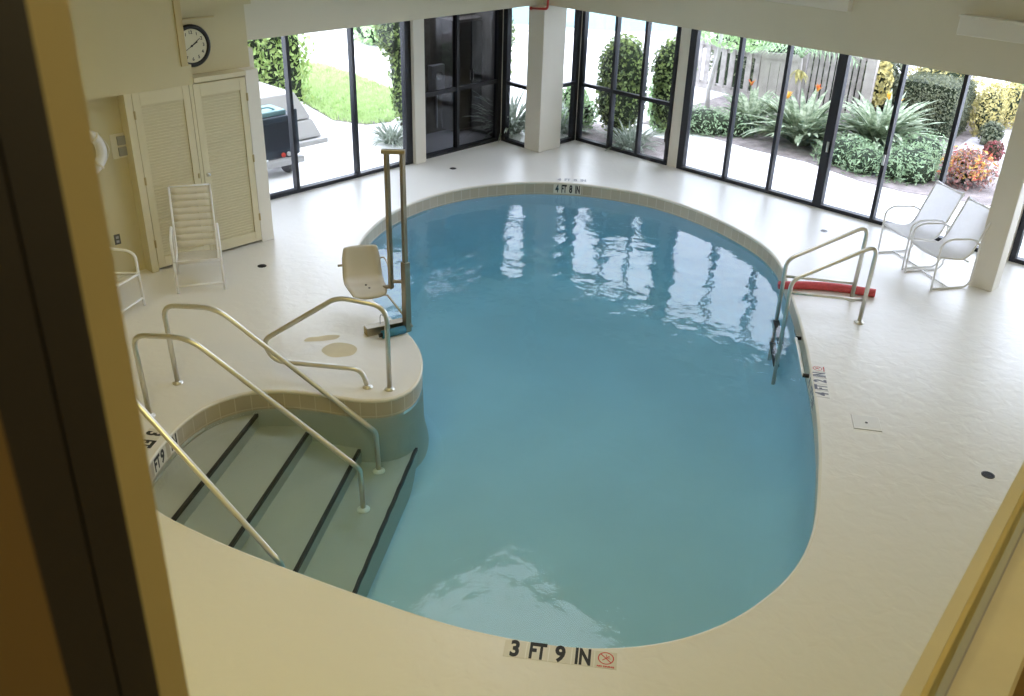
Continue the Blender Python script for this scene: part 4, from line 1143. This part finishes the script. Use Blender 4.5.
# ------------------------------------------------------------------ objects seen through the first window
ct = thing('utility_cart', 'dark box-bodied utility cart with teal lid outside the left window', 'cart', (7.45, 12.62, G))
MB().box(-.75, .74, 0, .50, .28, .92).build('box_body', M['cartdark'], ct, bevel=.02)
MB().box(-.72, .60, -.012, .0, .40, .84).build('front_panel', M['frame'], ct, bevel=.004)
mb = MB(); mb.box(-.75, .60, .06, .50, .92, 1.0); mb.build('lid', M['teal'], ct, bevel=.02)
MB().tube(rounded([(-.2, .15, 1.0), (-.1, .15, 1.05), (.35, .15, 1.05), (.45, .15, 1.0)], .04), .015, 8).build('lid_handle', M['teal'], ct)
MB().box(.60, .745, -.02, .01, .30, 1.0).build('corner_panel', M['cartdark'], ct, bevel=.01)
MB().box(-.78, .78, -.09, .02, .16, .27).build('bumper', M['offwhite'], ct, bevel=.02)
for x in (.42, .52):
    MB().lathe([(.038, 0), (.034, .02), (.015, .03)], (x, -.04, .33), 16, 'y').build('tail_lamp', M['lamp_red'] if x < .5 else M['offwhite'], ct)
MB().box(-.02, .08, -.03, 0, .55, .72).build('latch_plate', M['offwhite'], ct, bevel=.005)
for x in (-.55, .55):
    for y in (.08, .42):
        mb = MB().lathe([(.15, -.05), (.16, -.03), (.16, .03), (.15, .05)], (x, y, .16), 20, 'x'); mb.build('wheel', M['black'], ct)
# pale stepped cover behind it
cv = thing('covered_trailer', 'pale covered trailer with sloping end behind the dark cart', 'trailer', (8.4, 14.0, G))
def wedge(x0, x1, xs, y0, y1, z0, z1, nm, m='offwhite'):
    mb = MB(); v = [mb.bm.verts.new(p) for p in ((x0, y0, z0), (x1, y0, z0), (x1, y1, z0), (x0, y1, z0), (x0, y0 + .1, z1), (xs, y0 + .1, z1), (xs, y1 - .05, z1), (x0, y1 - .05, z1))]
    for f in ((3,2,1,0),(4,5,6,7),(0,1,5,4),(1,2,6,5),(2,3,7,6),(3,0,4,7)): mb.bm.faces.new([v[i] for i in f])
    return mb.build(nm, M[m], cv, bevel=.02)
wedge(-1.7, .92, .68, -.1, 1.6, .42, .88, 'cover')
wedge(-1.7, 1.05, .94, -.2, 1.6, .10, .40, 'skirt')
MB().box(-1.7, 1.12, -.28, 1.65, .0, .08).build('deck_plate', M['offwhite'], cv, bevel=.01)

# ------------------------------------------------------------------ dark porch behind the tinted window; sides and roof added to block daylight
smesh(MB().box(10.98, 12.46, 12.95, 13.05, G, 2.7), 'porch_wall', M['dkbrown'], 'dark brown porch wall behind the tinted window')
smesh(MB().prism([(9.80, 11.80), (9.88, 11.80), (11.06, 13.05), (10.98, 13.05)], G, 2.7), 'added_porch_side', M['dkbrown'])
smesh(MB().prism([(11.83, 11.80), (11.90, 11.80), (12.5, 13.05), (12.43, 13.05)], G, 2.7), 'added_porch_end', M['dkbrown'])
smesh(MB().prism([(9.80, 11.80), (11.90, 11.80), (12.2, 12.45), (10.4, 12.45)], 2.55, 2.7), 'added_porch_roof', M['dkbrown'])
smesh(MB().prism([(9.84, 11.80), (11.86, 11.80), (12.46, 13.0), (11.0, 13.0)], G, G + .012), 'porch_floor', M['dkgrey'])
bx = thing('meter_box', 'grey metal meter box on the dark porch wall behind tinted glass', 'meter box', (11.36, 12.95, .95))
MB().box(-.16, .16, -.10, 0, -.22, .24).build('box_case', M['midgrey'], bx, bevel=.01)
MB().lathe([(.07, .10), (.07, .14), (.05, .15)], (0, 0, .06), 18, 'y').build('meter_dial', M['chrome'], bx)
MB().tube([(0, -.05, -.22), (0, -.05, -.9)], .02, 8).build('conduit', M['midgrey'], bx)
dp = thing('porch_cabinet', 'dark brown cupboard with twin doors on the porch behind tinted glass', 'cupboard', (11.95, 12.95, G))
MB().box(-.42, .42, -.30, 0, .05, 2.0).build('cabinet_body', M['dkbrown'], dp, bevel=.01)
for s in (-1, 1):
    q = MB().box(-.20 + s * .205, .20 + s * .205, -.33, -.30, .08, 1.96).build('cabinet_door', M['bronze'], dp, bevel=.006)
    MB().tube([(s * .04, -.35, .95), (s * .04, -.35, 1.12)], .008, 8).build('handle', M['steel'], q)

# ------------------------------------------------------------------ light
w = bpy.data.worlds.new('overcast'); scn.world = w; w.use_nodes = True
nt = w.node_tree; bg = nt.nodes['Background']
tc = nt.nodes.new('ShaderNodeTexCoord'); sep = nt.nodes.new('ShaderNodeSeparateXYZ'); nt.links.new(tc.outputs['Generated'], sep.inputs[0])
mr = nt.nodes.new('ShaderNodeMapRange'); mr.inputs['From Min'].default_value = 0; mr.inputs['From Max'].default_value = 1
mr.inputs['To Min'].default_value = 1.5; mr.inputs['To Max'].default_value = 1.2
nt.links.new(sep.outputs['Z'], mr.inputs['Value'])
vm = nt.nodes.new('ShaderNodeVectorMath'); vm.operation = 'SCALE'; vm.inputs[0].default_value = (.87, .92, 1.07)
nt.links.new(mr.outputs['Result'], vm.inputs['Scale']); nt.links.new(vm.outputs['Vector'], bg.inputs['Color'])
bg.inputs['Strength'].default_value = 3.9

def area(name, loc, sx, sy, power, c, rot=(0, 0, 0)):
    l = bpy.data.lights.new(name, 'AREA'); l.shape = 'RECTANGLE'; l.size = sx; l.size_y = sy; l.energy = power; l.color = c
    o = bpy.data.objects.new(name, l); col.objects.link(o); o.location = loc; o.rotation_euler = rot
    return o
WARM = (1., .84, .32)
area('ceiling_lamp', (1.2, 4.0, CZ - .05), 1.2, .3, 56, WARM)
area('ceiling_lamp', (1.6, 8.6, CZ - .05), 1.2, .3, 62, WARM)
area('ceiling_lamp', (5.0, 1.6, CZ - .05), 1.2, .3, 14, WARM)
pl_ = bpy.data.lights.new('room_lamp', 'POINT'); pl_.energy = 27; pl_.color = (1., .84, .46); pl_.shadow_soft_size = .12
o = bpy.data.objects.new('room_lamp', pl_); col.objects.link(o); o.location = (1.6, -.75, 4.8)

# ------------------------------------------------------------------ camera
cam = bpy.data.cameras.new('camera'); co = bpy.data.objects.new('camera', cam); col.objects.link(co)
r_v = Vector((0.69989709, -0.71372103, 0.02731965)); u_v = Vector((0.31782612, 0.34546837, 0.88297121)); f_v = Vector((0.6396332, 0.60930608, -0.46863149))
mw = Matrix.Identity(4)
for i in range(3):
    mw[i][0], mw[i][1], mw[i][2] = r_v[i], u_v[i], -f_v[i]
mw[2][3] = 4.6
co.matrix_world = mw
cam.sensor_fit = 'HORIZONTAL'; cam.sensor_width = 36; cam.lens = 937.84 / 1024 * 36
cam.clip_start = .02; cam.clip_end = 200
cam.dof.use_dof = True; cam.dof.focus_distance = 8.5; cam.dof.aperture_fstop = 10
scn.camera = co

scn.view_settings.view_transform = 'Standard'; scn.view_settings.look = 'None'
scn.view_settings.exposure = .28; scn.view_settings.gamma = 1.; scn.view_settings.use_curve_mapping = False
scn.cycles.use_denoising = True
scn.cycles.max_bounces = 10; scn.cycles.volume_bounces = 2; scn.cycles.diffuse_bounces = 5; scn.cycles.transparent_max_bounces = 16
scn.cycles.sample_clamp_indirect = 6.
